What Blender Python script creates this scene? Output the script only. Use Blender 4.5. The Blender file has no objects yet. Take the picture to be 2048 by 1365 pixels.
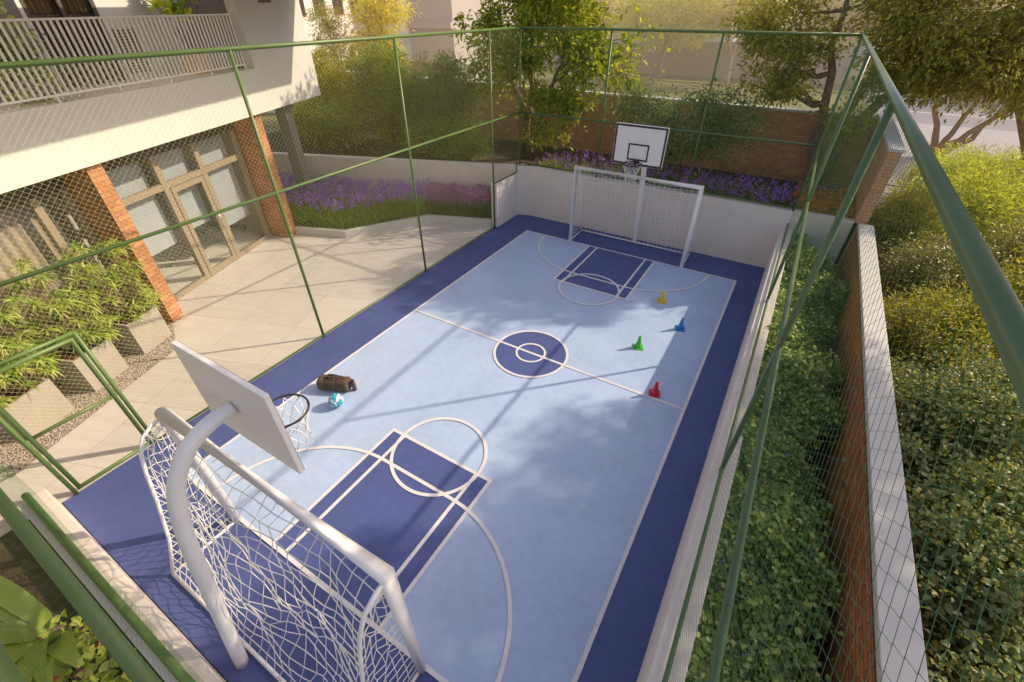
import bpy, math, random
import numpy as np
from mathutils import Vector, Matrix

random.seed(7)
rng = np.random.default_rng(11)
sc = bpy.context.scene
col = sc.collection
TH = math.radians(20.8)
CT, ST = math.cos(TH), math.sin(TH)

# ------------------------------------------------------------------ helpers
def tag(o, label=None, cat=None, group=None, kind=None):
    if label: o['label'] = label
    if cat: o['category'] = cat
    if group: o['group'] = group
    if kind: o['kind'] = kind
    return o

def empty(name, loc=(0, 0, 0), rz=0, label=None, cat=None, group=None):
    o = bpy.data.objects.new(name, None)
    col.objects.link(o)
    o.empty_display_size = 0.2
    o.location = loc
    o.rotation_euler = (0, 0, rz)
    return tag(o, label, cat, group)

def link(name, me, mat, parent=None, loc=None):
    o = bpy.data.objects.new(name, me)
    col.objects.link(o)
    if mat is not None:
        for m in (mat if isinstance(mat, (list, tuple)) else [mat]):
            me.materials.append(m)
    if parent: o.parent = parent
    if loc: o.location = loc
    return o

def np_mesh(name, V, F, smooth=False, matidx=None):
    """V (n,3) array, F (m,k) array with k = 3 or 4"""
    me = bpy.data.meshes.new(name)
    V = np.asarray(V, np.float32); F = np.asarray(F, np.int32)
    m, k = F.shape
    me.vertices.add(len(V)); me.vertices.foreach_set('co', V.ravel())
    me.loops.add(m * k); me.loops.foreach_set('vertex_index', F.ravel())
    me.polygons.add(m)
    me.polygons.foreach_set('loop_start', np.arange(0, m * k, k, dtype=np.int32))
    if smooth: me.polygons.foreach_set('use_smooth', np.ones(m, bool))
    if matidx is not None: me.polygons.foreach_set('material_index', np.asarray(matidx, np.int32))
    me.update(calc_edges=True)
    return me

def rotz(p, a, c=(0, 0)):
    x, y = p[0] - c[0], p[1] - c[1]
    return (c[0] + x * math.cos(a) - y * math.sin(a), c[1] + x * math.sin(a) + y * math.cos(a), p[2])

class MB:
    def __init__(s): s.v = []; s.f = []; s.sm = []
    def add(s, vs, fs, smooth=False):
        b = len(s.v); s.v += [tuple(v) for v in vs]
        for f in fs: s.f.append(tuple(i + b for i in f)); s.sm.append(smooth)
        return s
    def box(s, x0, x1, y0, y1, z0, z1, rz=0, c=None, bev=0.0):
        if c is None: c = ((x0 + x1) / 2, (y0 + y1) / 2)
        if bev <= 0:
            vs = [(x, y, z) for z in (z0, z1) for y in (y0, y1) for x in (x0, x1)]
            fs = [(0, 2, 3, 1), (4, 5, 7, 6), (0, 1, 5, 4), (2, 6, 7, 3), (0, 4, 6, 2), (1, 3, 7, 5)]
        else:
            b = bev
            def ring(z, d): return [(x0 + d, y0 + d - 0, z), (x1 - d, y0 + d, z), (x1 - d, y1 - d, z), (x0 + d, y1 - d, z)]
            def oct_(z, d):
                return [(x0 + b + d, y0 + d, z), (x1 - b - d, y0 + d, z), (x1 - d, y0 + b + d, z), (x1 - d, y1 - b - d, z),
                        (x1 - b - d, y1 - d, z), (x0 + b + d, y1 - d, z), (x0 + d, y1 - b - d, z), (x0 + d, y0 + b + d, z)]
            vs = oct_(z0, b) + oct_(z0 + b, 0) + oct_(z1 - b, 0) + oct_(z1, b)
            fs = [tuple(range(7, -1, -1)), tuple(range(24, 32))]
            for r in range(3):
                for i in range(8):
                    j = (i + 1) % 8
                    fs.append((r * 8 + i, r * 8 + j, r * 8 + 8 + j, r * 8 + 8 + i))
        if rz: vs = [rotz(v, rz, c) for v in vs]
        return s.add(vs, fs)
    def poly(s, pts, z0, z1):
        """prism over a convex/concave ccw polygon"""
        n = len(pts)
        vs = [(p[0], p[1], z0) for p in pts] + [(p[0], p[1], z1) for p in pts]
        fs = [tuple(range(n, 2 * n)), tuple(range(n - 1, -1, -1))]
        for i in range(n):
            j = (i + 1) % n; fs.append((i, j, n + j, n + i))
        return s.add(vs, fs)
    def sheet(s, pts, z):
        return s.add([(p[0], p[1], z) for p in pts], [tuple(range(len(pts)))])
    def tube(s, path, r, n=10, cap=True, smooth=True):
        P = [Vector(p) for p in path]
        R = r if isinstance(r, (list, tuple)) else [r] * len(P)
        up = None; vs = []; fs = []
        for i, p in enumerate(P):
            if i == 0: t = P[1] - P[0]
            elif i == len(P) - 1: t = P[-1] - P[-2]
            else: t = (P[i + 1] - P[i]).normalized() + (P[i] - P[i - 1]).normalized()
            t = t.normalized() if t.length > 1e-9 else Vector((0, 0, 1))
            if up is None:
                up = Vector((0, 0, 1)) if abs(t.z) < .9 else Vector((1, 0, 0))
            a = t.cross(up)
            if a.length < 1e-6: a = t.cross(Vector((0.3, 1, 0.2)))
            a.normalize(); b = a.cross(t).normalized(); up = b
            k = 1.0
            if 0 < i < len(P) - 1:
                d = (P[i + 1] - P[i]).normalized().dot((P[i] - P[i - 1]).normalized())
                k = 1 / max(.5, math.sqrt(max(0.01, (1 + d) / 2))) if len(P) < 6 else 1.0
            for j in range(n):
                w = 2 * math.pi * j / n
                vs.append(p + (a * math.cos(w) + b * math.sin(w)) * R[i] * k)
        for i in range(len(P) - 1):
            for j in range(n):
                k = (j + 1) % n
                fs.append((i * n + j, i * n + k, (i + 1) * n + k, (i + 1) * n + j))
        s.add(vs, fs, smooth)
        if cap:
            b0 = len(s.v) - len(vs)
            s.f.append(tuple(b0 + j for j in range(n - 1, -1, -1))); s.sm.append(False)
            s.f.append(tuple(b0 + (len(P) - 1) * n + j for j in range(n))); s.sm.append(False)
        return s
    def lathe(s, prof, c, n=24, smooth=True):
        vs = []; fs = []
        for (r, z) in prof:
            for j in range(n):
                w = 2 * math.pi * j / n; vs.append((c[0] + r * math.cos(w), c[1] + r * math.sin(w), c[2] + z))
        for i in range(len(prof) - 1):
            for j in range(n):
                k = (j + 1) % n; fs.append((i * n + j, i * n + k, (i + 1) * n + k, (i + 1) * n + j))
        s.add(vs, fs, smooth)
        b0 = len(s.v) - len(vs)
        s.f.append(tuple(b0 + j for j in range(n - 1, -1, -1))); s.sm.append(False)
        s.f.append(tuple(b0 + (len(prof) - 1) * n + j for j in range(n))); s.sm.append(False)
        return s
    def ring_sheet(s, c, r0, r1, z, a0=0, a1=2 * math.pi, n=72):
        vs = []; fs = []
        for i in range(n + 1):
            a = a0 + (a1 - a0) * i / n
            for r in (r0, r1): vs.append((c[0] + r * math.cos(a), c[1] + r * math.sin(a), z))
        for i in range(n): fs.append((2 * i, 2 * i + 1, 2 * i + 3, 2 * i + 2))
        return s.add(vs, fs)
    def build(s, name, mat, parent=None, bevel=0):
        me = bpy.data.meshes.new(name)
        me.from_pydata(s.v, [], s.f)
        me.polygons.foreach_set('use_smooth', s.sm)
        me.update()
        o = link(name, me, mat, parent)
        if bevel:
            m = o.modifiers.new('bevel', 'BEVEL'); m.width = bevel; m.segments = 2; m.limit_method = 'ANGLE'
        return o

def copy_tree(o, parent=None):
    c = o.copy(); col.objects.link(c); c.parent = parent
    for ch in list(o.children): copy_tree(ch, c)
    return c

# ------------------------------------------------------------------ materials
def newmat(name):
    m = bpy.data.materials.new(name); m.use_nodes = True
    nt = m.node_tree
    return m, nt, nt.nodes['Principled BSDF'], nt.nodes['Material Output']

def coords(nt, kind='Object', scale=None, rot=None):
    tc = nt.nodes.new('ShaderNodeTexCoord')
    mp = nt.nodes.new('ShaderNodeMapping')
    nt.links.new(tc.outputs[kind], mp.inputs['Vector'])
    if scale: mp.inputs['Scale'].default_value = scale
    if rot: mp.inputs['Rotation'].default_value = rot
    return mp.outputs['Vector']

def noise(nt, vec, scale, detail=4, rough=.55):
    n = nt.nodes.new('ShaderNodeTexNoise')
    n.inputs['Scale'].default_value = scale; n.inputs['Detail'].default_value = detail
    n.inputs['Roughness'].default_value = rough
    if vec is not None: nt.links.new(vec, n.inputs['Vector'])
    return n.outputs['Fac']

def ramp(nt, fac, stops):
    r = nt.nodes.new('ShaderNodeValToRGB')
    e = r.color_ramp.elements
    while len(e) < len(stops): e.new(0.5)
    for i, (p, c) in enumerate(stops):
        e[i].position = p; e[i].color = (c[0], c[1], c[2], 1)
    nt.links.new(fac, r.inputs['Fac'])
    return r.outputs['Color']

def mixc(nt, fac, a, b, mode='MIX'):
    n = nt.nodes.new('ShaderNodeMix'); n.data_type = 'RGBA'; n.blend_type = mode
    for sock, val in ((n.inputs[0], fac), (n.inputs[6], a), (n.inputs[7], b)):
        if hasattr(val, 'links') or isinstance(val, bpy.types.NodeSocket): nt.links.new(val, sock)
        elif isinstance(val, (int, float)): sock.default_value = val
        else: sock.default_value = (val[0], val[1], val[2], 1)
    return n.outputs[2]

def bump(nt, bsdf, h, strength, dist=.02):
    b = nt.nodes.new('ShaderNodeBump'); b.inputs['Strength'].default_value = strength
    b.inputs['Distance'].default_value = dist
    nt.links.new(h, b.inputs['Height']); nt.links.new(b.outputs['Normal'], bsdf.inputs['Normal'])

def sc3(c, k): return tuple(max(0, x * k) for x in c)

def surf(name, c, rough=.6, var=.12, scale=3, metal=0, bmp=0, bscale=60, fine=.05, spec=None):
    m, nt, b, out = newmat(name)
    v = coords(nt)
    base = ramp(nt, noise(nt, v, scale, 6), [(.25, sc3(c, 1 - var)), (.75, sc3(c, 1 + var))])
    if fine: base = mixc(nt, fine, base, ramp(nt, noise(nt, v, bscale * 1.3, 3), [(.3, (0, 0, 0)), (.7, (1, 1, 1))]), 'OVERLAY')
    nt.links.new(base, b.inputs['Base Color'])
    b.inputs['Roughness'].default_value = rough; b.inputs['Metallic'].default_value = metal
    if spec is not None: b.inputs['Specular IOR Level'].default_value = spec
    if bmp: bump(nt, b, noise(nt, v, bscale, 4), bmp)
    return m

LB = 1.9
def leafmat(name, cols, trans=.42, rough=.45, spec=.4, tint=None):
    if not name.startswith('petal'): cols = [tuple(min(.7, x * LB) for x in c) for c in cols]
    m, nt, b, out = newmat(name)
    g = nt.nodes.new('ShaderNodeNewGeometry')
    n = len(cols)
    base = ramp(nt, g.outputs['Random Per Island'], [((i + .2) / n, c) for i, c in enumerate(cols)])
    v = coords(nt)
    base = mixc(nt, .55, base, ramp(nt, noise(nt, v, 1.7, 3), [(.3, (.35, .35, .35)), (.7, (.72, .72, .66))]), 'OVERLAY')
    nt.links.new(base, b.inputs['Base Color'])
    b.inputs['Roughness'].default_value = rough; b.inputs['Specular IOR Level'].default_value = spec
    tr = nt.nodes.new('ShaderNodeBsdfTranslucent')
    br = mixc(nt, 1.0, base, tint or (1.5, 1.45, .6), 'MULTIPLY')
    nt.links.new(br, tr.inputs['Color'])
    mx = nt.nodes.new('ShaderNodeMixShader'); mx.inputs[0].default_value = trans
    nt.links.new(b.outputs[0], mx.inputs[1]); nt.links.new(tr.outputs[0], mx.inputs[2])
    nt.links.new(mx.outputs[0], out.inputs['Surface'])
    return m

def brickmat(name, c1, c2, mortar, bw=.22, bh=.065, msize=.006, axis='xz', dirt=.3):
    m, nt, b, out = newmat(name)
    tc = nt.nodes.new('ShaderNodeTexCoord'); sp = nt.nodes.new('ShaderNodeSeparateXYZ'); cb = nt.nodes.new('ShaderNodeCombineXYZ')
    nt.links.new(tc.outputs['Object'], sp.inputs[0])
    ad = nt.nodes.new('ShaderNodeMath'); ad.operation = 'ADD'
    nt.links.new(sp.outputs[0], ad.inputs[0]); nt.links.new(sp.outputs[1], ad.inputs[1])
    nt.links.new(ad.outputs[0], cb.inputs[0]); nt.links.new(sp.outputs[2], cb.inputs[1])
    br = nt.nodes.new('ShaderNodeTexBrick')
    nt.links.new(cb.outputs[0], br.inputs['Vector'])
    br.inputs['Scale'].default_value = 1
    br.inputs['Brick Width'].default_value = bw; br.inputs['Row Height'].default_value = bh
    br.inputs['Mortar Size'].default_value = msize; br.inputs['Mortar Smooth'].default_value = .15
    br.inputs['Bias'].default_value = -.15
    br.inputs['Color1'].default_value = (*c1, 1); br.inputs['Color2'].default_value = (*c2, 1); br.inputs['Mortar'].default_value = (*mortar, 1)
    base = mixc(nt, dirt, br.outputs['Color'], ramp(nt, noise(nt, tc.outputs['Object'], 9, 6, .7), [(.3, (.15, .13, .12)), (.7, (.85, .8, .75))]), 'OVERLAY')
    base = mixc(nt, .35, base, ramp(nt, noise(nt, tc.outputs['Object'], 1.3, 3), [(.3, (.3, .3, .3)), (.7, (.7, .7, .7))]), 'OVERLAY')
    nt.links.new(base, b.inputs['Base Color']); b.inputs['Roughness'].default_value = .85
    inv = nt.nodes.new('ShaderNodeMath'); inv.operation = 'SUBTRACT'; inv.inputs[0].default_value = 1
    nt.links.new(br.outputs['Fac'], inv.inputs[1])
    bump(nt, b, inv.outputs[0], .6, .008)
    return m

def pavemat(name, c):
    m, nt, b, out = newmat(name)
    v = coords(nt)
    br = nt.nodes.new('ShaderNodeTexBrick'); nt.links.new(v, br.inputs['Vector'])
    br.offset = .0; br.inputs['Scale'].default_value = 1
    br.inputs['Brick Width'].default_value = 1.2; br.inputs['Row Height'].default_value = 1.2
    br.inputs['Mortar Size'].default_value = .004; br.inputs['Mortar Smooth'].default_value = .3
    br.inputs['Color1'].default_value = (*sc3(c, .93), 1); br.inputs['Color2'].default_value = (*sc3(c, 1.05), 1)
    br.inputs['Mortar'].default_value = (*sc3(c, .55), 1)
    n1 = noise(nt, coords(nt, 'Object', (1, 5, 1)), 1.6, 7, .65)
    base = mixc(nt, .4, br.outputs['Color'], ramp(nt, n1, [(.3, (.33, .32, .32)), (.7, (.64, .63, .61))]), 'OVERLAY')
    nt.links.new(base, b.inputs['Base Color']); b.inputs['Roughness'].default_value = .55
    bump(nt, b, n1, .08)
    return m

def gravelmat(name, ca, cb_):
    m, nt, b, out = newmat(name)
    vo = nt.nodes.new('ShaderNodeTexVoronoi'); vo.inputs['Scale'].default_value = 38
    nt.links.new(coords(nt), vo.inputs['Vector'])
    rc = ramp(nt, vo.outputs['Distance'], [(.1, (1, 1, 1)), (.75, (.12, .1, .1))])
    rr = mixc(nt, vo.outputs['Color'], ca, cb_)
    nt.links.new(mixc(nt, .85, rr, rc, 'MULTIPLY'), b.inputs['Base Color'])
    b.inputs['Roughness'].default_value = .85
    inv = nt.nodes.new('ShaderNodeMath'); inv.operation = 'SUBTRACT'; inv.inputs[0].default_value = 1
    nt.links.new(vo.outputs['Distance'], inv.inputs[1]); bump(nt, b, inv.outputs[0], 1, .02)
    return m

def courtmat(name, c, var=.05):
    m, nt, b, out = newmat(name)
    v = coords(nt)
    big = noise(nt, v, .9, 8, .62)
    base = ramp(nt, big, [(.3, sc3(c, 1 - var)), (.7, sc3(c, 1 + var))])
    base = mixc(nt, .22, base, ramp(nt, noise(nt, v, 9, 10, .72), [(.35, (.3, .3, .3)), (.65, (.7, .7, .7))]), 'OVERLAY')
    sc_ = noise(nt, coords(nt, 'Object', (1, .25, 1)), 22, 5, .7)
    base = mixc(nt, ramp(nt, sc_, [(.66, (0, 0, 0)), (.78, (.12, .12, .12))]), base, sc3(c, 1.5))
    nt.links.new(base, b.inputs['Base Color'])
    nt.links.new(ramp(nt, noise(nt, v, 5, 6), [(.3, (.5,) * 3), (.7, (.68,) * 3)]), b.inputs['Roughness'])
    b.inputs['Specular IOR Level'].default_value = .5
    bump(nt, b, noise(nt, v, 160, 3), .08, .004)
    return m

def glassmat(name, tint=(.85, .9, .95), refl=.35, rough=.02):
    m, nt, b, out = newmat(name)
    nt.nodes.remove(b)
    tr = nt.nodes.new('ShaderNodeBsdfTransparent'); tr.inputs[0].default_value = (*tint, 1)
    gl = nt.nodes.new('ShaderNodeBsdfGlossy'); gl.inputs['Roughness'].default_value = rough; gl.inputs[0].default_value = (.9, .92, .95, 1)
    fr = nt.nodes.new('ShaderNodeLayerWeight'); fr.inputs[0].default_value = .5
    pw = nt.nodes.new('ShaderNodeMath'); pw.operation = 'POWER'; pw.inputs[1].default_value = 4
    nt.links.new(fr.outputs['Facing'], pw.inputs[0])
    ad = nt.nodes.new('ShaderNodeMath'); ad.operation = 'MULTIPLY_ADD'; ad.inputs[1].default_value = .45; ad.inputs[2].default_value = refl
    nt.links.new(pw.outputs[0], ad.inputs[0])
    mx = nt.nodes.new('ShaderNodeMixShader')
    nt.links.new(ad.outputs[0], mx.inputs[0]); nt.links.new(tr.outputs[0], mx.inputs[1]); nt.links.new(gl.outputs[0], mx.inputs[2])
    nt.links.new(mx.outputs[0], out.inputs['Surface'])
    return m

M = {}
M['court_dark'] = courtmat('court dark blue', (.078, .106, .285), .12)
M['court_light'] = courtmat('court light blue', (.455, .575, .80), .09)
M['court_key'] = courtmat('court key blue', (.084, .112, .300), .1)
M['line'] = surf('line white', (.80, .78, .78), .6, .06, 9, fine=.22, bscale=30)
def plastermat(name, c):
    m, nt, b, out = newmat(name)
    v = coords(nt)
    base = ramp(nt, noise(nt, v, 1.6, 6), [(.25, sc3(c, .93)), (.75, sc3(c, 1.05))])
    st = noise(nt, coords(nt, 'Object', (7, 7, .5)), 1.5, 5, .6)
    base = mixc(nt, .22, base, ramp(nt, st, [(.35, (.32, .31, .30)), (.6, (.55, .55, .55))]), 'OVERLAY')
    nt.links.new(base, b.inputs['Base Color']); b.inputs['Roughness'].default_value = .85
    bump(nt, b, noise(nt, v, 90, 4), .3)
    return m
M['plaster'] = plastermat('wall plaster', (.78, .70, .63))
M['coping'] = surf('coping white', (.62, .59, .55), .7, .05, 2, bmp=.1, bscale=70)
M['bwall'] = surf('building render', (.66, .64, .60), .85, .035, 1.2, bmp=.1, bscale=60)
M['bgrey'] = surf('building grey', (.22, .20, .19), .8, .06, 1.2)
M['bdark'] = surf('dark brown fascia', (.085, .07, .058), .55, .1, 2)
M['frame'] = surf('bronze frame', (.30, .245, .18), .4, .06, 3)
M['interior'] = surf('interior wall', (.62, .58, .54), .8, .05, 2)
M['intfloor'] = surf('interior floor', (.90, .84, .72), .35, .05, 2)
M['rail'] = surf('railing paint', (.86, .82, .81), .45, .03, 4)
M['green'] = surf('fence green paint', (.115, .185, .052), .38, .10, 3, bscale=25, spec=.45)  # warm copy of the fence paint, toned as if sunlit
M['greenr'] = surf('fence green paint shaded', (.095, .155, .062), .34, .10, 3, bscale=25, spec=.5)  # same fence paint, cooler and darker to carry shade in its colour
M['wire'] = surf('green wire', (.62, .66, .27), .45, .05, 4, fine=0)  # left fence wire, its yellow sunlit tone put into the colour
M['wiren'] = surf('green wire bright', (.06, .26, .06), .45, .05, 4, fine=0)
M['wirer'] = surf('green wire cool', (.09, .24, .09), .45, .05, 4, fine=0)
M['white'] = surf('white enamel', (.90, .88, .86), .33, .03, 4, spec=.5)
M['net'] = surf('white net cord', (.88, .85, .83), .8, .04, 9, fine=0)
M['board'] = surf('backboard white', (.90, .86, .82), .5, .02, 3)
M['boardline'] = surf('backboard line', (.045, .03, .03), .5, .1, 3)
M['rim'] = surf('rim metal', (.06, .045, .04), .35, .1, 3, metal=.5)
M['steel'] = surf('galvanised steel', (.5, .5, .5), .35, .1, 5, metal=.9)
M['planter'] = surf('concrete planter', (.40, .36, .30), .85, .08, 3, bmp=.25, bscale=45)
M['soil'] = surf('soil', (.085, .05, .032), .95, .45, 9, bmp=1, bscale=45, fine=.6)
M['mulch'] = surf('bark mulch', (.15, .065, .035), .9, .55, 28, bmp=1, bscale=60, fine=.6)
M['grassbase'] = surf('turf', (.10, .12, .035), .9, .35, 7, bmp=.8, bscale=90, fine=.4)
M['ground'] = surf('ground', (.13, .115, .06), .95, .3, 2, bmp=.6, bscale=40)
M['lawn'] = surf('lawn', (.17, .165, .04), .9, .2, 1.2, bmp=.6, bscale=60, fine=.3)
M['lawnedge'] = surf('lawn edge', (.42, .40, .05), .9, .2, 3)
M['asphalt'] = surf('asphalt', (.27, .25, .26), .85, .12, .8, bmp=.3, bscale=70)
M['sidewalk'] = surf('sidewalk', (.42, .38, .38), .85, .06, .8, bmp=.2, bscale=60)
M['pave'] = pavemat('paving slabs', (.66, .62, .57))
M['gravel'] = gravelmat('gravel', (.98, .86, .74), (.66, .54, .45))
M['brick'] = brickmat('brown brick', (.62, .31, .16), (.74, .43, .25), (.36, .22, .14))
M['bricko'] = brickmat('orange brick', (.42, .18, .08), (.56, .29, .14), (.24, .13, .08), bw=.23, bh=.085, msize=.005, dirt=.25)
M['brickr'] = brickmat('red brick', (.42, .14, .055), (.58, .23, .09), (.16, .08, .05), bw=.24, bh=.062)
M['bark'] = surf('bark', (.25, .17, .12), .95, .3, 7, bmp=1, bscale=30, fine=.4)
M['barkp'] = surf('pale bark', (.38, .27, .19), .9, .2, 7, bmp=.6, bscale=30)
M['barko'] = surf('orange bark', (.30, .16, .09), .9, .2, 7, bmp=.6, bscale=30)
M['yellow'] = surf('yellow plastic', (.75, .55, .02), .4, .03, 5, fine=0)
M['blue'] = surf('blue plastic', (.03, .22, .62), .4, .03, 5, fine=0)
M['lime'] = surf('green plastic', (.07, .50, .03), .4, .03, 5, fine=0)
M['red'] = surf('red plastic', (.62, .02, .05), .4, .03, 5, fine=0)
M['canvas'] = surf('brown canvas', (.115, .075, .05), .8, .25, 6, bmp=.5, bscale=120, fine=.3)
M['leather'] = surf('dark leather', (.05, .03, .022), .55, .2, 8)
M['bottle'] = surf('bottle metal', (.16, .085, .08), .3, .1, 5, metal=.5)
M['pot'] = surf('terracotta pot', (.62, .36, .14), .7, .08, 4)
M['shutter'] = surf('brown shutter', (.16, .075, .055), .5, .1, 5)
M['curtain'] = surf('curtain cloth', (.46, .37, .28), .9, .18, 5)
M['glass'] = glassmat('window glass', (.95, .965, .97), .05, .03)
M['glassd'] = glassmat('dark window glass', (.55, .53, .52), .08)
M['cream'] = surf('cream render', (.80, .72, .64), .85, .03, .6)
M['beige'] = surf('beige render', (.56, .48, .43), .85, .04, .5)
M['taupe'] = surf('taupe render', (.36, .29, .25), .85, .05, .5)

L = {}
L['yg'] = leafmat('leaf yellow green', [(.07, .10, .012), (.17, .20, .02), (.30, .29, .03), (.12, .15, .015)])
L['grey'] = leafmat('leaf grey green', [(.05, .085, .045), (.10, .15, .075), (.17, .21, .12), (.13, .13, .06)])
L['hedge'] = leafmat('leaf hedge', [(.05, .08, .02), (.10, .14, .035), (.16, .19, .05), (.20, .20, .05)])
L['hedgey'] = leafmat('leaf bright hedge', [(.11, .14, .025), (.20, .22, .04), (.27, .25, .05), (.17, .13, .03)])
L['gold'] = leafmat('leaf golden', [(.36, .30, .02), (.50, .40, .02), (.30, .27, .04), (.42, .28, .03)])
L['big'] = leafmat('leaf olive', [(.09, .105, .020), (.17, .175, .03), (.29, .25, .04), (.12, .12, .025)])
L['hazy'] = leafmat('leaf hazed', [(.36, .32, .07), (.46, .41, .08), (.30, .28, .06), (.50, .42, .10)], .5)  # yellow-green leaves, lightened to carry distance haze in their colour
L['hazyb'] = leafmat('leaf hazed brown', [(.34, .25, .12), (.42, .32, .15), (.28, .22, .10), (.40, .34, .16)])  # brownish crown leaves, also lightened for distance haze
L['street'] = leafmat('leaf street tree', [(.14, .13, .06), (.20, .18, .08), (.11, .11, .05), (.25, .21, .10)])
L['lime'] = leafmat('leaf lime', [(.17, .21, .035), (.27, .31, .05), (.34, .36, .08), (.21, .22, .05)])
L['olive'] = leafmat('leaf olive bamboo', [(.13, .145, .035), (.21, .21, .05), (.28, .25, .06), (.16, .18, .06)])
L['pinnate'] = leafmat('leaf pinnate', [(.11, .125, .025), (.19, .19, .035), (.15, .145, .03), (.23, .22, .05)])
L['heart'] = leafmat('leaf glossy heart', [(.065, .085, .035), (.11, .14, .058), (.16, .19, .085), (.16, .155, .05)], .3, .45, .35)
L['glossy'] = leafmat('leaf glossy small', [(.09, .10, .035), (.16, .16, .06), (.24, .23, .10), (.12, .115, .03)], .25, .4, .5)
L['ivy'] = leafmat('leaf ivy', [(.045, .08, .022), (.095, .145, .04), (.15, .205, .055), (.25, .28, .07)], .2, .4, .5)
L['blade'] = leafmat('leaf blade', [(.09, .15, .025), (.16, .24, .04), (.26, .30, .06)], .45)
L['drac'] = leafmat('leaf variegated', [(.07, .13, .015), (.22, .27, .04), (.42, .42, .16), (.13, .20, .02)], .3)
L['violet'] = leafmat('petal violet', [(.40, .17, .66), (.54, .30, .80), (.44, .20, .62)], .3, tint=(1.2, 1, 1.3))
L['pink'] = leafmat('petal pink', [(.62, .32, .54), (.72, .42, .60), (.54, .26, .46)], .3, tint=(1.2, 1, 1.2))
L['orange'] = leafmat('petal orange', [(.72, .26, .03), (.80, .34, .05), (.62, .20, .03)], .3, tint=(1.2, 1, .8))
L['redp'] = leafmat('petal red', [(.55, .06, .04), (.62, .12, .08)], .3, tint=(1.2, 1, 1))
L['wide'] = leafmat('leaf wide', [(.12, .17, .03), (.22, .26, .05), (.16, .20, .04)], .35, .4, .5)
L['round'] = leafmat('leaf round', [(.22, .27, .04), (.34, .36, .07), (.28, .30, .08)], .35)
L['frangi'] = leafmat('leaf long glossy', [(.10, .17, .015), (.22, .28, .03), (.32, .36, .04)], .3)

# ------------------------------------------------------------------ foliage
def unit(a): return a / np.maximum(1e-9, np.linalg.norm(a, axis=1, keepdims=True))

def leaves(name, P, size, mat, parent=None, D=None, spread=.9, droop=.25, asp=.5, fold=.22, svar=.35, up=.5, quad=False, loc=None):
    """one mesh of folded leaves; P (n,3) base points, D preferred direction"""
    n = len(P)
    if D is None: D = np.zeros((n, 3))
    a = unit(D + spread * rng.normal(size=(n, 3)) * .6 + np.array([0, 0, -droop]))
    nn = rng.normal(size=(n, 3)) * .55 + np.array([0, 0, up * 1.6])
    s = unit(np.cross(a, nn)); nn = unit(np.cross(s, a))
    size = np.asarray(size)
    Ls = (size * (1 + svar * (rng.random(n) * 2 - 1)))[:, None]
    W = Ls * asp * .5
    tip = P + a * Ls - nn * Ls * .12
    ml = P + a * Ls * .42 + s * W + nn * W * fold * 2
    mr = P + a * Ls * .42 - s * W + nn * W * fold * 2
    if quad:
        V = np.stack([P, mr, tip, ml], 1).reshape(-1, 3)
        b = np.arange(n)[:, None] * 4
        F = np.concatenate([b + np.array([[0, 1, 2]]), b + np.array([[0, 2, 3]])], 0)
    else:
        c = P + a * Ls * .5 - nn * W * .05
        m2l = P + a * Ls * .75 + s * W * .62 + nn * W * fold
        m2r = P + a * Ls * .75 - s * W * .62 + nn * W * fold
        V = np.stack([P, mr, m2r, tip, m2l, ml, c], 1).reshape(-1, 3)
        b = np.arange(n)[:, None] * 7
        F = np.concatenate([b + np.array([[0, 1, 6]]), b + np.array([[1, 2, 6]]), b + np.array([[2, 3, 6]]),
                            b + np.array([[3, 4, 6]]), b + np.array([[4, 5, 6]]), b + np.array([[5, 0, 6]])], 0)
    return link(name, np_mesh(name, V, F), mat, parent, loc)

def blades(name, P, D, length, width, mat, parent=None, droop=1.0, segs=4, lvar=.3, asobj=True):
    """long strap leaves rising along D and drooping"""
    n = len(P); D = unit(np.asarray(D, float))
    Ls = length * (1 + lvar * (rng.random(n) * 2 - 1))
    side = unit(np.cross(D, np.array([0, 0, 1.0]) + rng.normal(size=(n, 3)) * .25))
    pts = []; p = P.copy(); d = D.copy()
    for k in range(segs + 1):
        w = width * (.55 + .45 * min(1, k * 1.3)) * (1 - (k / segs) ** 2.2) + 1e-4
        pts.append(p - side * w * .5); pts.append(p + side * w * .5)
        d = unit(d + np.array([0, 0, -droop / segs])); p = p + d * (Ls / segs)[:, None]
    V = np.stack(pts, 1).reshape(-1, 3)
    k2 = 2 * (segs + 1); b = np.arange(n)[:, None] * k2
    F = np.concatenate([b + np.array([[2 * k, 2 * k + 1, 2 * k + 3, 2 * k + 2]]) for k in range(segs)], 0)
    if not asobj: return V, F
    return link(name, np_mesh(name, V, F), mat, parent)

def crown_points(lobes, nclump, per, clump_r, shell=.75, droopc=0.0):
    """clump centres near the surface of ellipsoid lobes, then leaf points around them"""
    vol = np.array([l[1][0] * l[1][1] * l[1][2] for l in lobes]) ** .7
    pr = vol / vol.sum()
    idx = rng.choice(len(lobes), nclump, p=pr)
    C = np.array([l[0] for l in lobes])[idx]; R = np.array([l[1] for l in lobes])[idx]
    d = unit(rng.normal(size=(nclump, 3)))
    rad = shell + (1 - shell) * rng.random(nclump)
    rad = np.where(rng.random(nclump) < .25, rng.random(nclump) * .9, rad)
    rad *= 1 + .16 * rng.normal(size=nclump)
    cc = C + d * R * rad[:, None]
    k = rng.integers(int(per * .6), int(per * 1.4), nclump)
    ii = np.repeat(np.arange(nclump), k)
    off = rng.normal(size=(len(ii), 3)) * clump_r * np.array([1, 1, .6]) * (.6 + .8 * rng.random(nclump))[ii][:, None]
    P = cc[ii] + off
    P[:, 2] -= droopc * (off[:, 0] ** 2 + off[:, 1] ** 2) / clump_r
    D = unit(off + d[ii] * clump_r * .5)
    return P, D, cc

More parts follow.
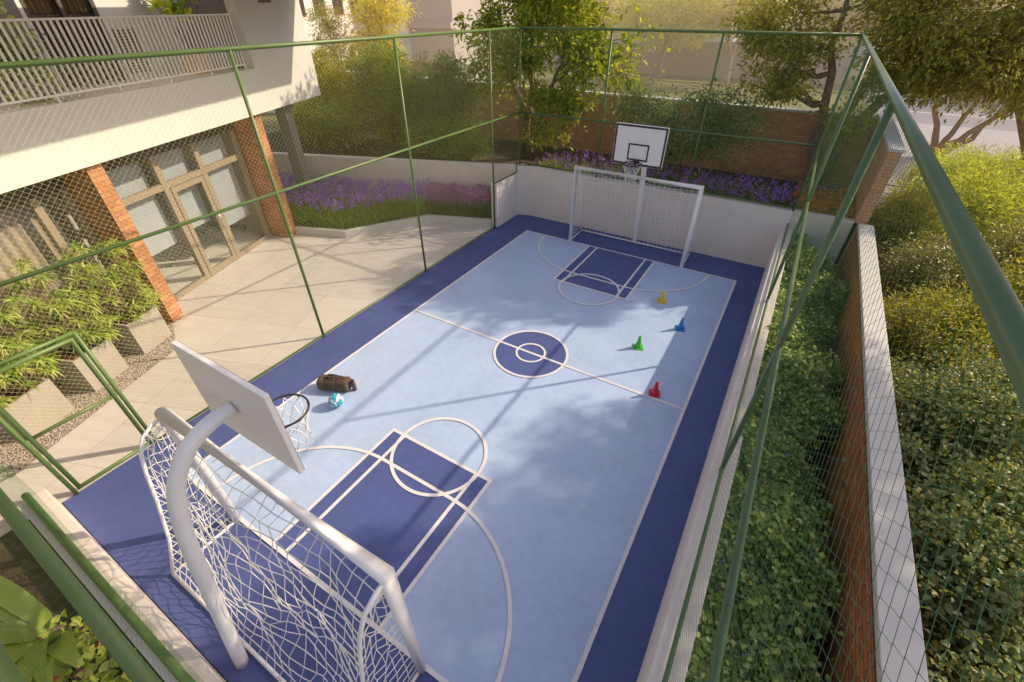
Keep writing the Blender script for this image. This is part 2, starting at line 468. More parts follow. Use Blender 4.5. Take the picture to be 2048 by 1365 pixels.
def jitter_path(a, b, n, amp, bend=0):
    a = np.array(a, float); b = np.array(b, float); out = [a]
    L_ = np.linalg.norm(b - a)
    for i in range(1, n):
        t = i / n
        p = a + (b - a) * t + rng.normal(size=3) * amp * L_ * math.sin(math.pi * t)
        p[2] += bend * L_ * math.sin(math.pi * t)
        out.append(p)
    out.append(b)
    return [tuple(p) for p in out]

def tree(name, label, cat, base, lobes, nclump, per, clump_r, leaf, lmat, tmat, r0=.12, stems=None, twigs=40, group=None,
         asp=.5, droop=.3, quad=False, shell=.72, extra=None, droopc=0.0, up=.5):
    root = empty(name, base, 0, label, cat, group)
    B = np.array(base, float)
    P, D, cc = crown_points(lobes, nclump, per, clump_r, shell, droopc)
    leaves('crown', P - B, leaf, lmat, root, D=D, droop=droop, asp=asp, quad=quad, up=up)
    mb = MB()
    tops = []
    stems = stems or [[(lobes[0][0][0], lobes[0][0][1], lobes[0][0][2])]]
    for st in stems:
        pts = [B] + [np.array(p, float) for p in st]
        path = []
        for i in range(len(pts) - 1):
            seg = jitter_path(pts[i], pts[i + 1], 4, .035)
            path += seg if i == 0 else seg[1:]
        n = len(path)
        mb.tube([tuple(np.array(p) - B) for p in path], [r0 * (1 - .72 * i / (n - 1)) * (1.25 if i == 0 else 1) for i in range(n)], 9)
        tops += [(np.array(p), r0 * (1 - .72 * i / (n - 1))) for i, p in enumerate(path) if i > n * .3]
    sel = rng.choice(len(cc), min(twigs, len(cc)), replace=False)
    for i in sel:
        c = cc[i]
        dist = [np.linalg.norm(t[0] - c) + max(0, t[0][2] - c[2]) * 1.2 for t in tops]
        t, r = tops[int(np.argmin(dist))]
        path = jitter_path(t, c, 5, .06, -.05)
        mb.tube([tuple(np.array(p) - B) for p in path], [min(r * .55, r0 * .4) * (1 - .8 * k / 5) + .004 for k in range(6)], 5)
    mb.build('trunk', tmat, root)
    if extra: extra(root, B)
    return root

def shrub(name, label, cat, base, lobes, nclump, per, clump_r, leaf, lmat, tmat=None, nst=14, group=None, asp=.5, droop=.2,
          quad=False, shell=.7, up=.6):
    root = empty(name, base, 0, label, cat, group)
    B = np.array(base, float)
    P, D, cc = crown_points(lobes, nclump, per, clump_r, shell)
    P = P[P[:, 2] > B[2] + .02]; D = unit(P - np.mean(cc, 0) + rng.normal(size=P.shape) * .4)
    leaves('foliage', P - B, leaf, lmat, root, D=D, droop=droop, asp=asp, quad=quad, up=up)
    mb = MB()
    for i in rng.choice(len(cc), min(nst, len(cc)), replace=False):
        c = cc[i]; c[2] = max(c[2], B[2] + .2)
        l0 = np.array([B[0] + (c[0] - B[0]) * .3 + rng.normal() * .1, B[1] + (c[1] - B[1]) * .3 + rng.normal() * .1, B[2] - .02])
        path = jitter_path(l0, c, 5, .05)
        mb.tube([tuple(np.array(p) - B) for p in path], [.022 * (1 - .7 * k / 5) for k in range(6)], 5)
    mb.build('stem', tmat or M['bark'], root)
    return root

# ------------------------------------------------------------------ ground and court
def structure(name, mb, mat): return tag(mb.build(name, mat), kind='structure')

g = MB(); g.sheet([(-400, -300), (400, -300), (400, 600), (-400, 600)], -.06)
structure('ground', g, M['ground'])
XL, XR, YW = -3.72, 3.31, 5.86
t = MB(); t.sheet([(-3.735, -5.86), (-3.735, 5.9), (-9.8, 7.6), (-16, 5), (-16, -14), (-3.0, -14), (-3.735, -5.88)], -.006)
pv = structure('terrace_paving', t, M['pave'])
# rotate the slab grid to the building direction: object rotated, vertices counter-rotated
me = pv.data
for v in me.vertices:
    x, y, z = v.co; v.co = (x * CT + y * ST, -x * ST + y * CT, z)
pv.rotation_euler = (0, 0, TH)

c = MB(); c.box(XL - .015, XR, -YW, YW, -.05, 0)
structure('court_floor', c, M['court_dark'])
W2, L2 = 2.80, 4.79
c = MB(); c.sheet([(-W2, -L2), (W2, -L2), (W2, L2), (-W2, L2)], .004)
structure('court_field', c, M['court_light'])
c = MB()
KX, KI, KY = .88, .655, 2.70
for s in (1, -1):
    pts = [(-KX, s * KY), (KX, s * KY), (KX, s * L2), (-KX, s * L2)]
    c.sheet(pts if s > 0 else pts[::-1], .008)
n = 72
c.add([(.676 * math.cos(2 * math.pi * i / n), .676 * math.sin(2 * math.pi * i / n), .008) for i in range(n)], [tuple(range(n))])
structure('court_key_areas', c, M['court_key'])
c = MB(); w = .024
def ln(x0, y0, x1, y1, z=.012, w_=w):
    if abs(x0 - x1) < 1e-6: c.sheet([(x0 - w_, min(y0, y1)), (x0 + w_, min(y0, y1)), (x0 + w_, max(y0, y1)), (x0 - w_, max(y0, y1))], z)
    else: c.sheet([(min(x0, x1), y0 - w_), (max(x0, x1), y0 - w_), (max(x0, x1), y0 + w_), (min(x0, x1), y0 + w_)], z)
for s in (1, -1):
    ln(-W2 - w, s * L2, W2 + w, s * L2); ln(s * W2, -L2 + w, s * W2, L2 - w)
    ln(-KX - w, s * KY, KX + w, s * KY)
    y0, y1 = (KY + w, L2 - w) if s > 0 else (-L2 + w, -KY - w)
    for x in (-KX, KX, -KI, KI): ln(x, y0, x, y1)
    c.ring_sheet((0, s * KY), .676 - w, .676 + w, .016)
    # goal area: two quarter circles joined by a straight line
    R = 1.60; gx = .6
    if s > 0:
        c.ring_sheet((gx, s * L2), R - w, R + w, .0145, -math.pi / 2, 0, 30); c.ring_sheet((-gx, s * L2), R - w, R + w, .0145, -math.pi, -math.pi / 2, 30)
    else:
        c.ring_sheet((gx, s * L2), R - w, R + w, .0145, 0, math.pi / 2, 30); c.ring_sheet((-gx, s * L2), R - w, R + w, .0145, math.pi / 2, math.pi, 30)
    ln(-gx, s * (L2 - R), gx, s * (L2 - R), .0145)
ln(-W2 + w, 0, W2 - w, 0, .012)
c.ring_sheet((0, 0), .676 - w, .676 + w, .016); c.ring_sheet((0, 0), .265 - .02, .265 + .02, .016)
structure('court_markings', c, M['line'])

# ------------------------------------------------------------------ low walls round the court
def wall(name, label, mb, mat, bev=.012, cat='wall', group=None):
    o = mb.build(name, mat, bevel=bev); return tag(o, label, cat, group)
m = MB(); m.box(-3.72, 4.67, YW, YW + .2, -.05, 1.447)
wall('low_wall', 'pale plastered wall behind the far goal', m, M['plaster'])
m = MB(); m.box(-3.87, -3.68, 4.58, YW, -.05, 1.235)
wall('low_wall', 'short pale wall stub at the far left court corner, under the fence step', m, M['plaster'])
m = MB(); m.box(XR, 3.555, -7.5, YW, -.05, 1.096)
wall('low_wall', 'long low pale wall between the court and the ivy bed', m, M['plaster'])
m = MB(); m.box(-3.74, XR, -6.14, -5.87, -.05, .33)
wall('low_wall', 'knee-high pale wall behind the near goal with net shadows on it', m, M['plaster'])
# white wall running from the far left corner to behind the building (local v,u axes)
root_m = MB(); root_m.box(-14.5, -1.05, 6.66, 6.84, -.05, 1.447)
o = wall('low_wall', 'pale garden wall behind the purple flower bed', root_m, M['plaster'])
o.rotation_euler = (0, 0, TH)

# right boundary: low brick wall with a white coping, then the tall brick wall
bw = empty('brick_wall', (4.67, -6, 0), 0, 'low red brick wall with wide white coping beside the ivy bed', 'wall')
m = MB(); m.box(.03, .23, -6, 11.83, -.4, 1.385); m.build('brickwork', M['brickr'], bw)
m = MB(); m.box(-.01, .27, -6, 11.82, 1.385, 1.455); m.build('coping', M['coping'], bw, .008)
m = MB(); m.box(.005, .03, -6, 11.8, 1.33, 1.385); m.build('dark_strip', M['bdark'], bw)  # dark brown strip directly under the coping
tw = empty('brick_wall', (4.67, 5.86, 0), 0, 'tall brown brick wall with white coping wrapping the far flower bed', 'wall')
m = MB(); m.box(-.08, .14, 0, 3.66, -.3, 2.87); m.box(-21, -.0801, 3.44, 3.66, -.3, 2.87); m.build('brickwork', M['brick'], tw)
m = MB(); m.box(-.11, .17, -.02, 3.69, 2.87, 2.93); m.box(-21, -.111, 3.41, 3.69, 2.87, 2.93); m.build('coping', M['coping'], tw, .006)

# raised bed behind the far wall, ivy bed, left bed
g = MB(); g.box(-3.9, 4.59, YW + .2, 9.3, -.05, 1.16)
g.poly([(-3.9, 6.06), (-3.9, 9.3), (-15, 9.3), (-15, 1.9), (-3.9, 6.1)][::-1], 0, 1.14)
structure('planting_soil', g, M['soil'])
g = MB(); g.box(3.555, 4.70, -7.5, YW, -.05, .28)
structure('planting_soil', g, M['soil'])
def W(u, v, z=0): return (v * CT - u * ST, v * ST + u * CT, z)
bed = [W(4.19, -9), W(4.17, -5.83), W(5.66, -3.93), W(5.67, -1.93), W(6.68, -1.6), W(6.68, -11), W(4.19, -11)]
g = MB(); g.poly([p[:2] for p in bed][::-1] if False else [p[:2] for p in bed], -.02, .13)
structure('planting_soil', g, M['grassbase'])
g = MB()
kp = [(4.13, -8.9), (4.13, -5.80), (5.62, -3.90), (5.62, -2.0)]
kq = [(4.25, -8.9), (4.25, -5.86), (5.74, -3.96), (5.74, -2.0)]
pts = [W(*p)[:2] for p in kp] + [W(*p)[:2] for p in reversed(kq)]
g.poly(pts, -.03, .19)
tag(g.build('kerb', M['coping'], bevel=.006), 'bent white kerb edging the purple flower bed', 'kerb')
g = MB(); gp = [W(-.33, -8.0), W(-.33, -7.35), W(-1.04, -6.62), W(-3.95, -6.62), W(-4.05, -8.0)]
g.sheet([p[:2] for p in gp], .004)
structure('gravel_strip', g, M['gravel'])

# ------------------------------------------------------------------ fences
def mesh_panel(name, axis, fixed, lo, hi, zf, mat, parent, r0=.0022, org=(0, 0, 0)):
    rf_ = r0 if callable(r0) else (lambda h: r0)
    """chain link: zigzag wires; zf(h)->(z0,z1) range at in-plane position h (None = open)"""
    w, hz, e = .0355, .0335, .003
    n0, n1 = int(lo / w), int(hi / w)
    VS = []; FS = []; base = 0
    for i in range(n0, n1):
        h = i * w; r = rf_(h)
        for (za, zb) in zf(h):
            j0, j1 = int(math.ceil(za / hz)), int(zb / hz)
            if j1 - j0 < 2: continue
            j = np.arange(j0, j1 + 1)
            par = (j + i) % 2
            hh = h + np.where(par == 0, -e, w + e)
            dep = np.where(par == 0, -r, r) * .9
            z = j * hz
            if axis == 'y': c = np.stack([fixed + dep, hh, z], 1); a = np.array([0, 1.3 * r, 0]); b_ = np.array([1.0 * r, 0, 0])
            else: c = np.stack([hh, fixed + dep, z], 1); a = np.array([1.3 * r, 0, 0]); b_ = np.array([0, 1.0 * r, 0])
            c = c - np.array(org)
            k = len(j)
            V = np.stack([c + a, c - a * .5 + b_ * .87, c - a * .5 - b_ * .87], 1).reshape(-1, 3)
            q = (np.arange(k - 1) * 3)[:, None] + base
            for s in range(3):
                s2 = (s + 1) % 3
                FS.append(q + np.array([[s, s2, s2 + 3, s + 3]]))
            VS.append(V); base += len(V)
    o = link(name, np_mesh(name, np.concatenate(VS), np.concatenate(FS)), mat, parent)
    return o

H, HM, RR, RP = 4.70, 2.82, .028, .025
XFR = 3.42
# left fence
fl = empty('sports_fence', (0, 0, 0), 0, 'green chain link fence with the gate, between the court and the paved terrace', 'fence')
def tube_part(name, pts, r, mat, parent, n=12):
    m = MB(); m.tube(pts, r, n); return m.build(name, mat, parent)
Y0, Y1 = -5.92, 5.90
for y in (4.50, 1.43, -1.64, -4.70, -5.70): tube_part('post', [(XL, y, 0), (XL, y, H if y > -4 else 2.05)], RP, M['green'], fl)
tube_part('post', [(XL, 5.9, 1.447), (XL, 5.9, H)], RP, M['green'], fl)
tube_part('rail', [(XL, Y0, H), (XL, Y1, H)], RR, M['green'], fl)
tube_part('rail', [(XL, Y0, HM), (XL, Y1, HM)], RR * .85, M['green'], fl)
tube_part('rail', [(XL, -4.72, .045), (XL, 4.5, .045)], RR * .62, M['green'], fl)
tube_part('rail', [(XL, 4.5, 1.27), (XL, 5.72, 1.27), (XL, 5.72, 1.49), (XL, 5.9, 1.49)], RR * .7, M['green'], fl)
tube_part('rail', [(XL, -4.70, 2.035), (XL, -5.70, 2.035)], RR * .85, M['green'], fl)
def zl(h):
    if h > 4.5: return [(1.27, H)]
    if h > -4.70: return [(.05, H)]
    if h > -5.70: return [(2.05, H)]
    return [(.35, H)]
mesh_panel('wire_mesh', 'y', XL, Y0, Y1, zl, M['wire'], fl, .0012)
gate = MB()
gate.tube([(XL, -4.765, .06), (XL, -4.765, 1.965), (XL, -5.635, 1.965), (XL, -5.635, .06)], .026, 12)
gate.tube([(XL, -4.765, .075), (XL, -5.635, .075)], .024, 12); gate.tube([(XL, -4.765, 1.04), (XL, -5.635, 1.04)], .022, 12)
go = gate.build('gate', M['green'], fl)
gm = mesh_panel('gate_mesh', 'y', XL, -5.63, -4.79, lambda h: [(1.05, 1.95)], M['wire'], go, .0012)
# far fence
ff = empty('sports_fence', (0, 0, 0), 0, 'green chain link fence on top of the far goal wall', 'fence')
for x in (-1.33, 1.05): tube_part('post', [(x, 5.9, 1.447), (x, 5.9, H)], RP, M['green'], ff)
tube_part('rail', [(XL, 5.9, H), (XFR, 5.9, H)], RR, M['green'], ff)
tube_part('rail', [(XL, 5.9, HM), (XFR, 5.9, HM)], RR * .85, M['greenr'], ff)
tube_part('rail', [(XL, 5.9, 1.50), (XFR, 5.9, 1.50)], RR * .85, M['greenr'], ff)
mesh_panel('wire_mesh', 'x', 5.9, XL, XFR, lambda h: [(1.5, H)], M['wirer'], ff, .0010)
# right fence
fr = empty('sports_fence', (0, 0, 0), 0, 'green chain link fence on the low wall beside the ivy bed', 'fence')
for y in (5.9, 2.12, -1.90, -5.92): tube_part('post', [(XFR, y, 1.447 if y > 5 else 1.096), (XFR, y, H)], RP, M['greenr'], fr)
tube_part('rail', [(XFR, -7.4, H), (XFR, Y1, H)], RR * .93, M['greenr'], fr, 20)
tube_part('rail', [(XFR, -7.4, HM), (XFR, Y1, HM)], RR * .85, M['greenr'], fr, 16)
tube_part('rail', [(XFR, -7.4, 1.15), (XFR, Y1, 1.15)], RR * .7, M['greenr'], fr)
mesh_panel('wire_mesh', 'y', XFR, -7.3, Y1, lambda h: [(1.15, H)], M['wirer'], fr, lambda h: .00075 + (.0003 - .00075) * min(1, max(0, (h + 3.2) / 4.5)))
# near fence
fn = empty('sports_fence', (0, 0, 0), 0, 'green chain link fence on the knee-high wall behind the near goal', 'fence')
YN = -5.90
for y, z, r in ((-6.03, .40, .040), (YN, HM, .034), (YN - .02, 4.03, .045)):
    tube_part('rail', [(XL, y, z), (2.35, y, z)], r, M['green'], fn, 18)
tube_part('post', [(2.35, YN, .33), (2.35, YN, 4.03)], RP, M['green'], fn)
mesh_panel('wire_mesh', 'x', YN - .05, XL, 2.35, lambda h: [(.40, 4.0)], M['wiren'], fn, .0004)

# ------------------------------------------------------------------ goals
def net_panel(mb, G, r, side=4):
    """G: grid [i][j] of points -> cords along both directions"""
    ni, nj = len(G), len(G[0])
    for i in range(ni): mb.tube(G[i], r, side, cap=False)
    for j in range(nj): mb.tube([G[i][j] for i in range(ni)], r, side, cap=False)

def smoothn(x, y, seed):
    return (math.sin(x * 1.7 + seed) * math.cos(y * 2.3 + seed * 2) + .6 * math.sin(x * 4.1 + y * 3.3 + seed) + .4 * math.cos(y * 6.1 - x * 5.2 + seed * 3))

def make_goal(label, seed, sag, jit):
    root = empty('goal', (0, 0, 0), 0, label, 'goal', None)
    R = .047; Hh = 2.0 - R
    fr_ = MB()
    fr_.tube([(-1.5, 0, .0), (-1.5, 0, Hh), (1.5, 0, Hh), (1.5, 0, .0)], R, 18)
    fr_.build('frame', M['white'], root)
    prof = [(0, Hh - .03), (.12, Hh - .05), (.24, Hh - .12), (.33, Hh - .28), (.39, Hh - .5), (.47, Hh - .9), (.60, Hh - 1.45), (.77, .035)]
    for sx in (-1, 1):
        s_ = MB(); s_.tube([(sx * 1.5, y, z) for y, z in prof], .018, 10)
        s_.tube([(sx * 1.5, .77, .03), (sx * 1.5, 0, .03)], .018, 8)
        s_.build('side_support', M['white'], root)
    b_ = MB(); b_.tube([(-1.5, .77, .03), (1.5, .77, .03)], .02, 10); b_.build('back_bar', M['white'], root)
    # back net following the support curve
    def prof_at(t):
        ls = [0]
        for k in range(len(prof) - 1): ls.append(ls[-1] + math.dist(prof[k], prof[k + 1]))
        d = t * ls[-1]
        for k in range(len(prof) - 1):
            if d <= ls[k + 1] + 1e-9:
                q = (d - ls[k]) / (ls[k + 1] - ls[k]); return (prof[k][0] + (prof[k + 1][0] - prof[k][0]) * q, prof[k][1] + (prof[k + 1][1] - prof[k][1]) * q)
        return prof[-1]
    nb = MB(); NI, NJ = 19, 26; G = []
    for i in range(NI):
        t_ = i / (NI - 1); y, z = prof_at(t_); row = []
        for j in range(NJ):
            x = -1.5 + 3.0 * j / (NJ - 1)
            k = math.sin(math.pi * t_) ** .6 * min(1, 6 * (j / (NJ - 1)) * (1 - j / (NJ - 1)) + .1)
            dy = k * (-sag * (.9 + .7 * math.sin(2.2 * x + seed)) + jit * smoothn(x * 2, t_ * 5, seed))
            dx = jit * .9 * smoothn(t_ * 6, x * 2.5, seed + 5) * k + rng.normal() * jit * .28
            dz = jit * 1.1 * smoothn(x * 3, t_ * 4, seed + 9) * k + rng.normal() * jit * .28
            row.append((x + (dx if 0 < j < NJ - 1 else 0), y + dy * .8, max(.03, z + dz)))
        G.append(row)
    net_panel(nb, G, .0046)
    for j in range(0, NJ, 2):
        x = -1.5 + 3.0 * j / (NJ - 1)
        nb.tube([(x, .0, Hh - R - .012), (x, .03, Hh - R - .022), (x + .012, .02, Hh - .02)], .003, 4)
    nb.build('back_net', M['net'], root)
    for sx in (-1, 1):
        nb = MB(); G = []
        for i in range(17):
            t_ = (i + .3) / 17.3; y, z = prof_at(max(.12, t_)); row = []
            nj = 7
            for j in range(nj):
                q = j / (nj - 1)
                k = math.sin(math.pi * q) * math.sin(math.pi * min(1, t_ + .1))
                row.append((sx * (1.5 - k * sag * .5) + jit * .6 * smoothn(q * 4, t_ * 6, seed + sx) * k,
                            y * q + .03 * (1 - q) + rng.normal() * jit * .25 * k, z + (rng.normal() * jit * .4 + .05 * smoothn(q * 3, t_ * 7, seed)) * k))
            G.append(row)
        net_panel(nb, G, .0044)
        nb.build('side_net', M['net'], root)
    return root

g1 = make_goal('white goal with net in front of the far wall, below the black-bordered backboard', 1.3, .03, .022)
g1.location = (.04, 4.82, 0)
g2 = make_goal('large white goal seen from behind in the foreground, its net sagging', 4.1, .10, .05)
g2.location = (-.02, -4.82, 0); g2.rotation_euler = (0, 0, math.pi)

# ------------------------------------------------------------------ basketball stands
def make_hoop(label):
    root = empty('basketball_stand', (0, 0, 0), 0, label, 'basketball hoop')
    path = []
    ctl = [(0, 0), (.10, .64), (.20, 1.27), (.285, 1.80), (.37, 2.17), (.47, 2.42), (.62, 2.60), (.78, 2.68), (.93, 2.70), (1.00, 2.70)]
    # catmull-rom
    for k in range(len(ctl) - 1):
        p0 = ctl[max(0, k - 1)]; p1 = ctl[k]; p2 = ctl[k + 1]; p3 = ctl[min(len(ctl) - 1, k + 2)]
        for q in range(4):
            t_ = q / 4
            f = lambda a, b, c_, d: .5 * ((2 * b) + (-a + c_) * t_ + (2 * a - 5 * b + 4 * c_ - d) * t_ ** 2 + (-a + 3 * b - 3 * c_ + d) * t_ ** 3)
            path.append((0, -f(p0[0], p1[0], p2[0], p3[0]), f(p0[1], p1[1], p2[1], p3[1])))
    path.append((0, -ctl[-1][0], ctl[-1][1]))
    m = MB(); m.tube(path, .060, 24); m.build('pole', M['white'], root)
    yb = -1.02
    m = MB(); m.box(-.58, .58, yb - .045, yb, 2.25, 3.09, bev=.006); bd = m.build('backboard', M['board'], root)
    yf = yb - .047
    m = MB(); b_ = .04
    def fr4(x0, x1, z0, z1, w_):
        for (a, b, c_, d) in ((x0, x1, z0, z0 + w_), (x0, x1, z1 - w_, z1), (x0, x0 + w_, z0 + w_, z1 - w_), (x1 - w_, x1, z0 + w_, z1 - w_)):
            m.box(a, b, yf - .002, yf + .001, c_, d)
    fr4(-.572, .572, 2.258, 3.082, .042); fr4(-.235, .235, 2.36, 2.71, .034)
    m.build('target_lines', M['boardline'], bd)
    m = MB(); m.box(-.06, .06, yf - .07, yf - .003, 2.27, 2.37); m.tube([(-.05, yf - .05, 2.29), (-.09, yf - .12, 2.35)], .008, 6); m.tube([(.05, yf - .05, 2.29), (.09, yf - .12, 2.35)], .008, 6)
    m.build('bracket', M['rim'], root)
    rc = (0, yf - .07 - .205, 2.36)
    m = MB(); n_ = 36
    m.tube([(rc[0] + .2 * math.cos(2 * math.pi * i / n_), rc[1] + .2 * math.sin(2 * math.pi * i / n_), rc[2]) for i in range(n_ + 1)], .0095, 8, cap=False)
    for k in range(10):
        a = 2 * math.pi * k / 10
        m.tube([(.2 * math.cos(a - .06), rc[1] + .2 * math.sin(a - .06), 2.352), (.19 * math.cos(a), rc[1] + .19 * math.sin(a), 2.335), (.2 * math.cos(a + .06), rc[1] + .2 * math.sin(a + .06), 2.352)], .003, 5)
    m.build('rim', M['rim'], root)
    m = MB(); rows = [(.19, 0), (.165, -.09), (.135, -.18), (.115, -.27), (.125, -.36)]
    K = 10
    for sgn in (1, -1):
        for k in range(K):
            pts = []
            for i, (r_, dz) in enumerate(rows):
                a = 2 * math.pi * (k + sgn * .5 * i) / K + .05 * math.sin(k * 3.1 + i)
                pts.append((r_ * math.cos(a) + .008 * math.sin(k * 7 + i * 2), rc[1] + r_ * math.sin(a), 2.335 + dz + .012 * math.sin(k * 5 + i)))
            m.tube(pts, .0042, 5)
            if sgn > 0: m.tube([pts[-1], (pts[-1][0] + .01 * math.sin(k), pts[-1][1] + .01, pts[-1][2] - .05)], .0035, 4)
    m.build('net', M['net'], root)
    return root
h1 = make_hoop('far basketball stand facing us with black-bordered white backboard on a leaning pole')
h1.location = (.06, 5.70, 0)
h2 = make_hoop('near basketball stand on a thick white curved pole, backboard seen from behind')
h2.location = (-.07, -5.70, 0); h2.rotation_euler = (0, 0, math.pi)

# ------------------------------------------------------------------ things on the court
def cone(x, y, mat, label, rz):
    root = empty('training_cone', (x, y, .004), rz, label, 'cone', 'small training cones on the court')
    m = MB()
    m.box(-.092, .092, -.092, .092, 0, .02, bev=.006); m.build('base', mat, root)
    m = MB(); m.lathe([(.068, .0202), (.060, .035), (.040, .13), (.021, .255), (.017, .27), (.012, .272), (.012, .25)], (0, 0, 0), 28)
    m.build('cone_body', mat, root)
    return root
cone(1.574, 3.029, M['yellow'], 'yellow training cone near the far key', .35)
cone(2.180, 2.205, M['blue'], 'blue training cone on the edge of the shade', .25)
cone(1.652, 1.194, M['lime'], 'bright green training cone', .45)
cone(2.289, .122, M['red'], 'red training cone beside the halfway line', .3)

bm_, nt, b, out = newmat('ball panels')
vo = nt.nodes.new('ShaderNodeTexVoronoi'); vo.feature = 'DISTANCE_TO_EDGE'; vo.inputs['Scale'].default_value = 19
vc = nt.nodes.new('ShaderNodeTexVoronoi'); vc.inputs['Scale'].default_value = 19
v = coords(nt); nt.links.new(v, vo.inputs['Vector']); nt.links.new(v, vc.inputs['Vector'])
sp = nt.nodes.new('ShaderNodeSeparateColor'); nt.links.new(vc.outputs['Color'], sp.inputs[0])
cc_ = ramp(nt, sp.outputs[0], [(.3, (.04, .42, .55)), (.55, (.10, .55, .66)), (.6, (.80, .82, .82))])
cc_ = mixc(nt, ramp(nt, vo.outputs['Distance'], [(.03, (1, 1, 1)), (.06, (0, 0, 0))]), cc_, (.02, .10, .14))
nt.links.new(cc_, b.inputs['Base Color']); b.inputs['Roughness'].default_value = .35
m = MB(); R = .118; prof = [(R * math.sin(math.pi * i / 20) + (1e-4 if i in (0, 20) else 0), -R * math.cos(math.pi * i / 20)) for i in range(21)]
m.lathe(prof, (0, 0, 0), 32)
bo = m.build('football', bm_); bo.location = (-2.02, -2.79, R + .004)
tag(bo, 'teal and white football lying in front of the duffel bag', 'ball')

# duffel bag
bag = empty('duffel_bag', (-2.36, -2.52, .004), math.radians(25), 'brown canvas duffel bag near the left sideline', 'bag')
m = MB(); NX, NA = 22, 28; vs = []; fs = []
for i in range(NX + 1):
    t_ = i / NX; x = -.27 + .54 * t_
    e = 1 - abs(2 * t_ - 1) ** 7
    sc_ = .80 + .20 * e ** .5 - (.1 if i in (0, NX) else 0)
    dent = 1 - .035 * math.exp(-((x - .09) / .02) ** 2) - .035 * math.exp(-((x + .09) / .02) ** 2) + .015 * math.sin(x * 26)
    for j in range(NA):
        a = 2 * math.pi * j / NA; ca, sa = math.cos(a), math.sin(a)
        y = .125 * sc_ * dent * math.copysign(abs(ca) ** .75, ca) * (1 + .02 * math.sin(3 * a + x * 12))
        z = .115 + .115 * sc_ * dent * math.copysign(abs(sa) ** .75, sa) + .006 * math.sin(x * 30 + a)
        vs.append((x, y, max(.0, z)))
for i in range(NX):
    for j in range(NA):
        k = (j + 1) % NA; fs.append((i * NA + j, i * NA + k, (i + 1) * NA + k, (i + 1) * NA + j))
m.add(vs, fs, True); m.add([], [])
m.f.append(tuple(range(NA - 1, -1, -1))); m.sm.append(False); m.f.append(tuple(NX * NA + j for j in range(NA))); m.sm.append(False)
m.build('body', M['canvas'], bag)
for s in (-1, 1):
    for xx in (-.095, .095):
        m = MB()
        pts = [(xx, s * (.128 * math.cos(a) + .001), .115 + .122 * math.sin(a)) for a in [math.pi * k / 12 * .5 for k in range(13)]]
        m.tube([(p[0], p[1], p[2]) for p in pts], .011, 6)
        m.build('strap', M['leather'], bag)
    m = MB(); m.tube([(-.095, s * .035, .225), (-.085, s * .03, .27), (-.05, s * .012, .295), (.05, s * .012, .295), (.085, s * .03, .27), (.095, s * .035, .225)], .009, 8)
    m.build('handle', M['leather'], bag)
m = MB(); m.box(-.22, .22, -.007, .007, .226, .235); m.build('zip', M['leather'], bag)
m = MB(); m.box(.275, .281, -.06, .06, .07, .17); m.build('end_patch', M['leather'], bag)
bt = empty('water_bottle', (-2.055, -2.385, .004), 0, 'slim dark metal bottle standing beside the duffel bag', 'bottle')
m = MB(); m.lathe([(.033, 0), (.036, .01), (.036, .155), (.026, .18)], (0, 0, 0), 20); m.build('body', M['bottle'], bt)
m = MB(); m.lathe([(.028, .181), (.028, .215), (.022, .225)], (0, 0, 0), 20); m.build('cap', M['rim'], bt)

# ------------------------------------------------------------------ apartment building (local x = v outward, local y = u along)
bd = empty('apartment_building', (0, 0, 0), TH, 'apartment building with white upper floor, brick columns and glazed ground floor', 'building')
V0 = -7.20
def bpart(name, mb, mat, parent=bd, bevel=0): return mb.build(name, mat, parent, bevel)
m = MB()
m.box(V0 - .18, V0, -14, 6.83, 3.10, 3.99)                     # fascia of the slab
m.box(V0 - 7.0, V0 - .1801, -14, 6.83, 3.12, 3.93)             # slab depth
m.box(V0 - .25, V0, 4.34, 6.83, 3.9901, 8.2)                   # wall beside the balcony
m.box(-9.2, V0 - .2501, 6.58, 6.83, 3.9301, 8.2)
m.box(-8.85, -8.6, 2.35, 4.34, 3.9301, 6.2); m.box(-8.85, -8.6, -14, 1.05, 3.9301, 6.2)
m.box(-14.2, -8.8501, -14, 6.57, 3.9301, 8.2)
bpart('upper_wall', m, M['bwall'])
m = MB(); m.box(V0 - 1.39, V0 - .2501, 4.34, 4.44, 3.9302, 6.1); bpart('balcony_side_wall', m, M['bgrey'])
m = MB(); m.box(V0 - 1.40, V0 - .181, -14, 4.339, 3.9301, 3.975); bpart('balcony_floor', m, M['intfloor'])
m = MB(); m.box(V0 - .25, V0 + 2.95, -16, 6.9, 5.62, 5.95); bpart('upper_overhang', m, M['bwall'])  # unseen overhang of the storey above, depth fitted to its shadow on the fascia
m = MB(); m.box(-8.62, -8.3, -.1, .75, 3.976, 5.6)
bpart('pier', m, M['bgrey'])
# balcony door with curtains
m = MB()
for u in (1.05, 1.66, 2.27): m.box(-8.66, -8.60, u, u + .07, 3.98, 5.6)
m.box(-8.66, -8.60, 1.12, 2.27, 3.98, 4.04)
dr = bpart('balcony_door', m, M['bdark'])
m = MB(); m.box(-8.64, -8.632, 1.12, 2.27, 4.04, 5.6); bpart('pane', m, M['glassd'], dr)
m = MB(); vs = []; n_ = 90
for i in range(n_ + 1):
    u = 1.08 + 1.2 * i / n_
    for z in (4.0, 5.6): vs.append((-8.72 + .03 * math.sin(i * .9) + .012 * math.sin(i * 2.3), u, z))
m.add(vs, [(2 * i, 2 * i + 2, 2 * i + 3, 2 * i + 1) for i in range(n_)], True); bpart('curtain', m, M['curtain'], dr)
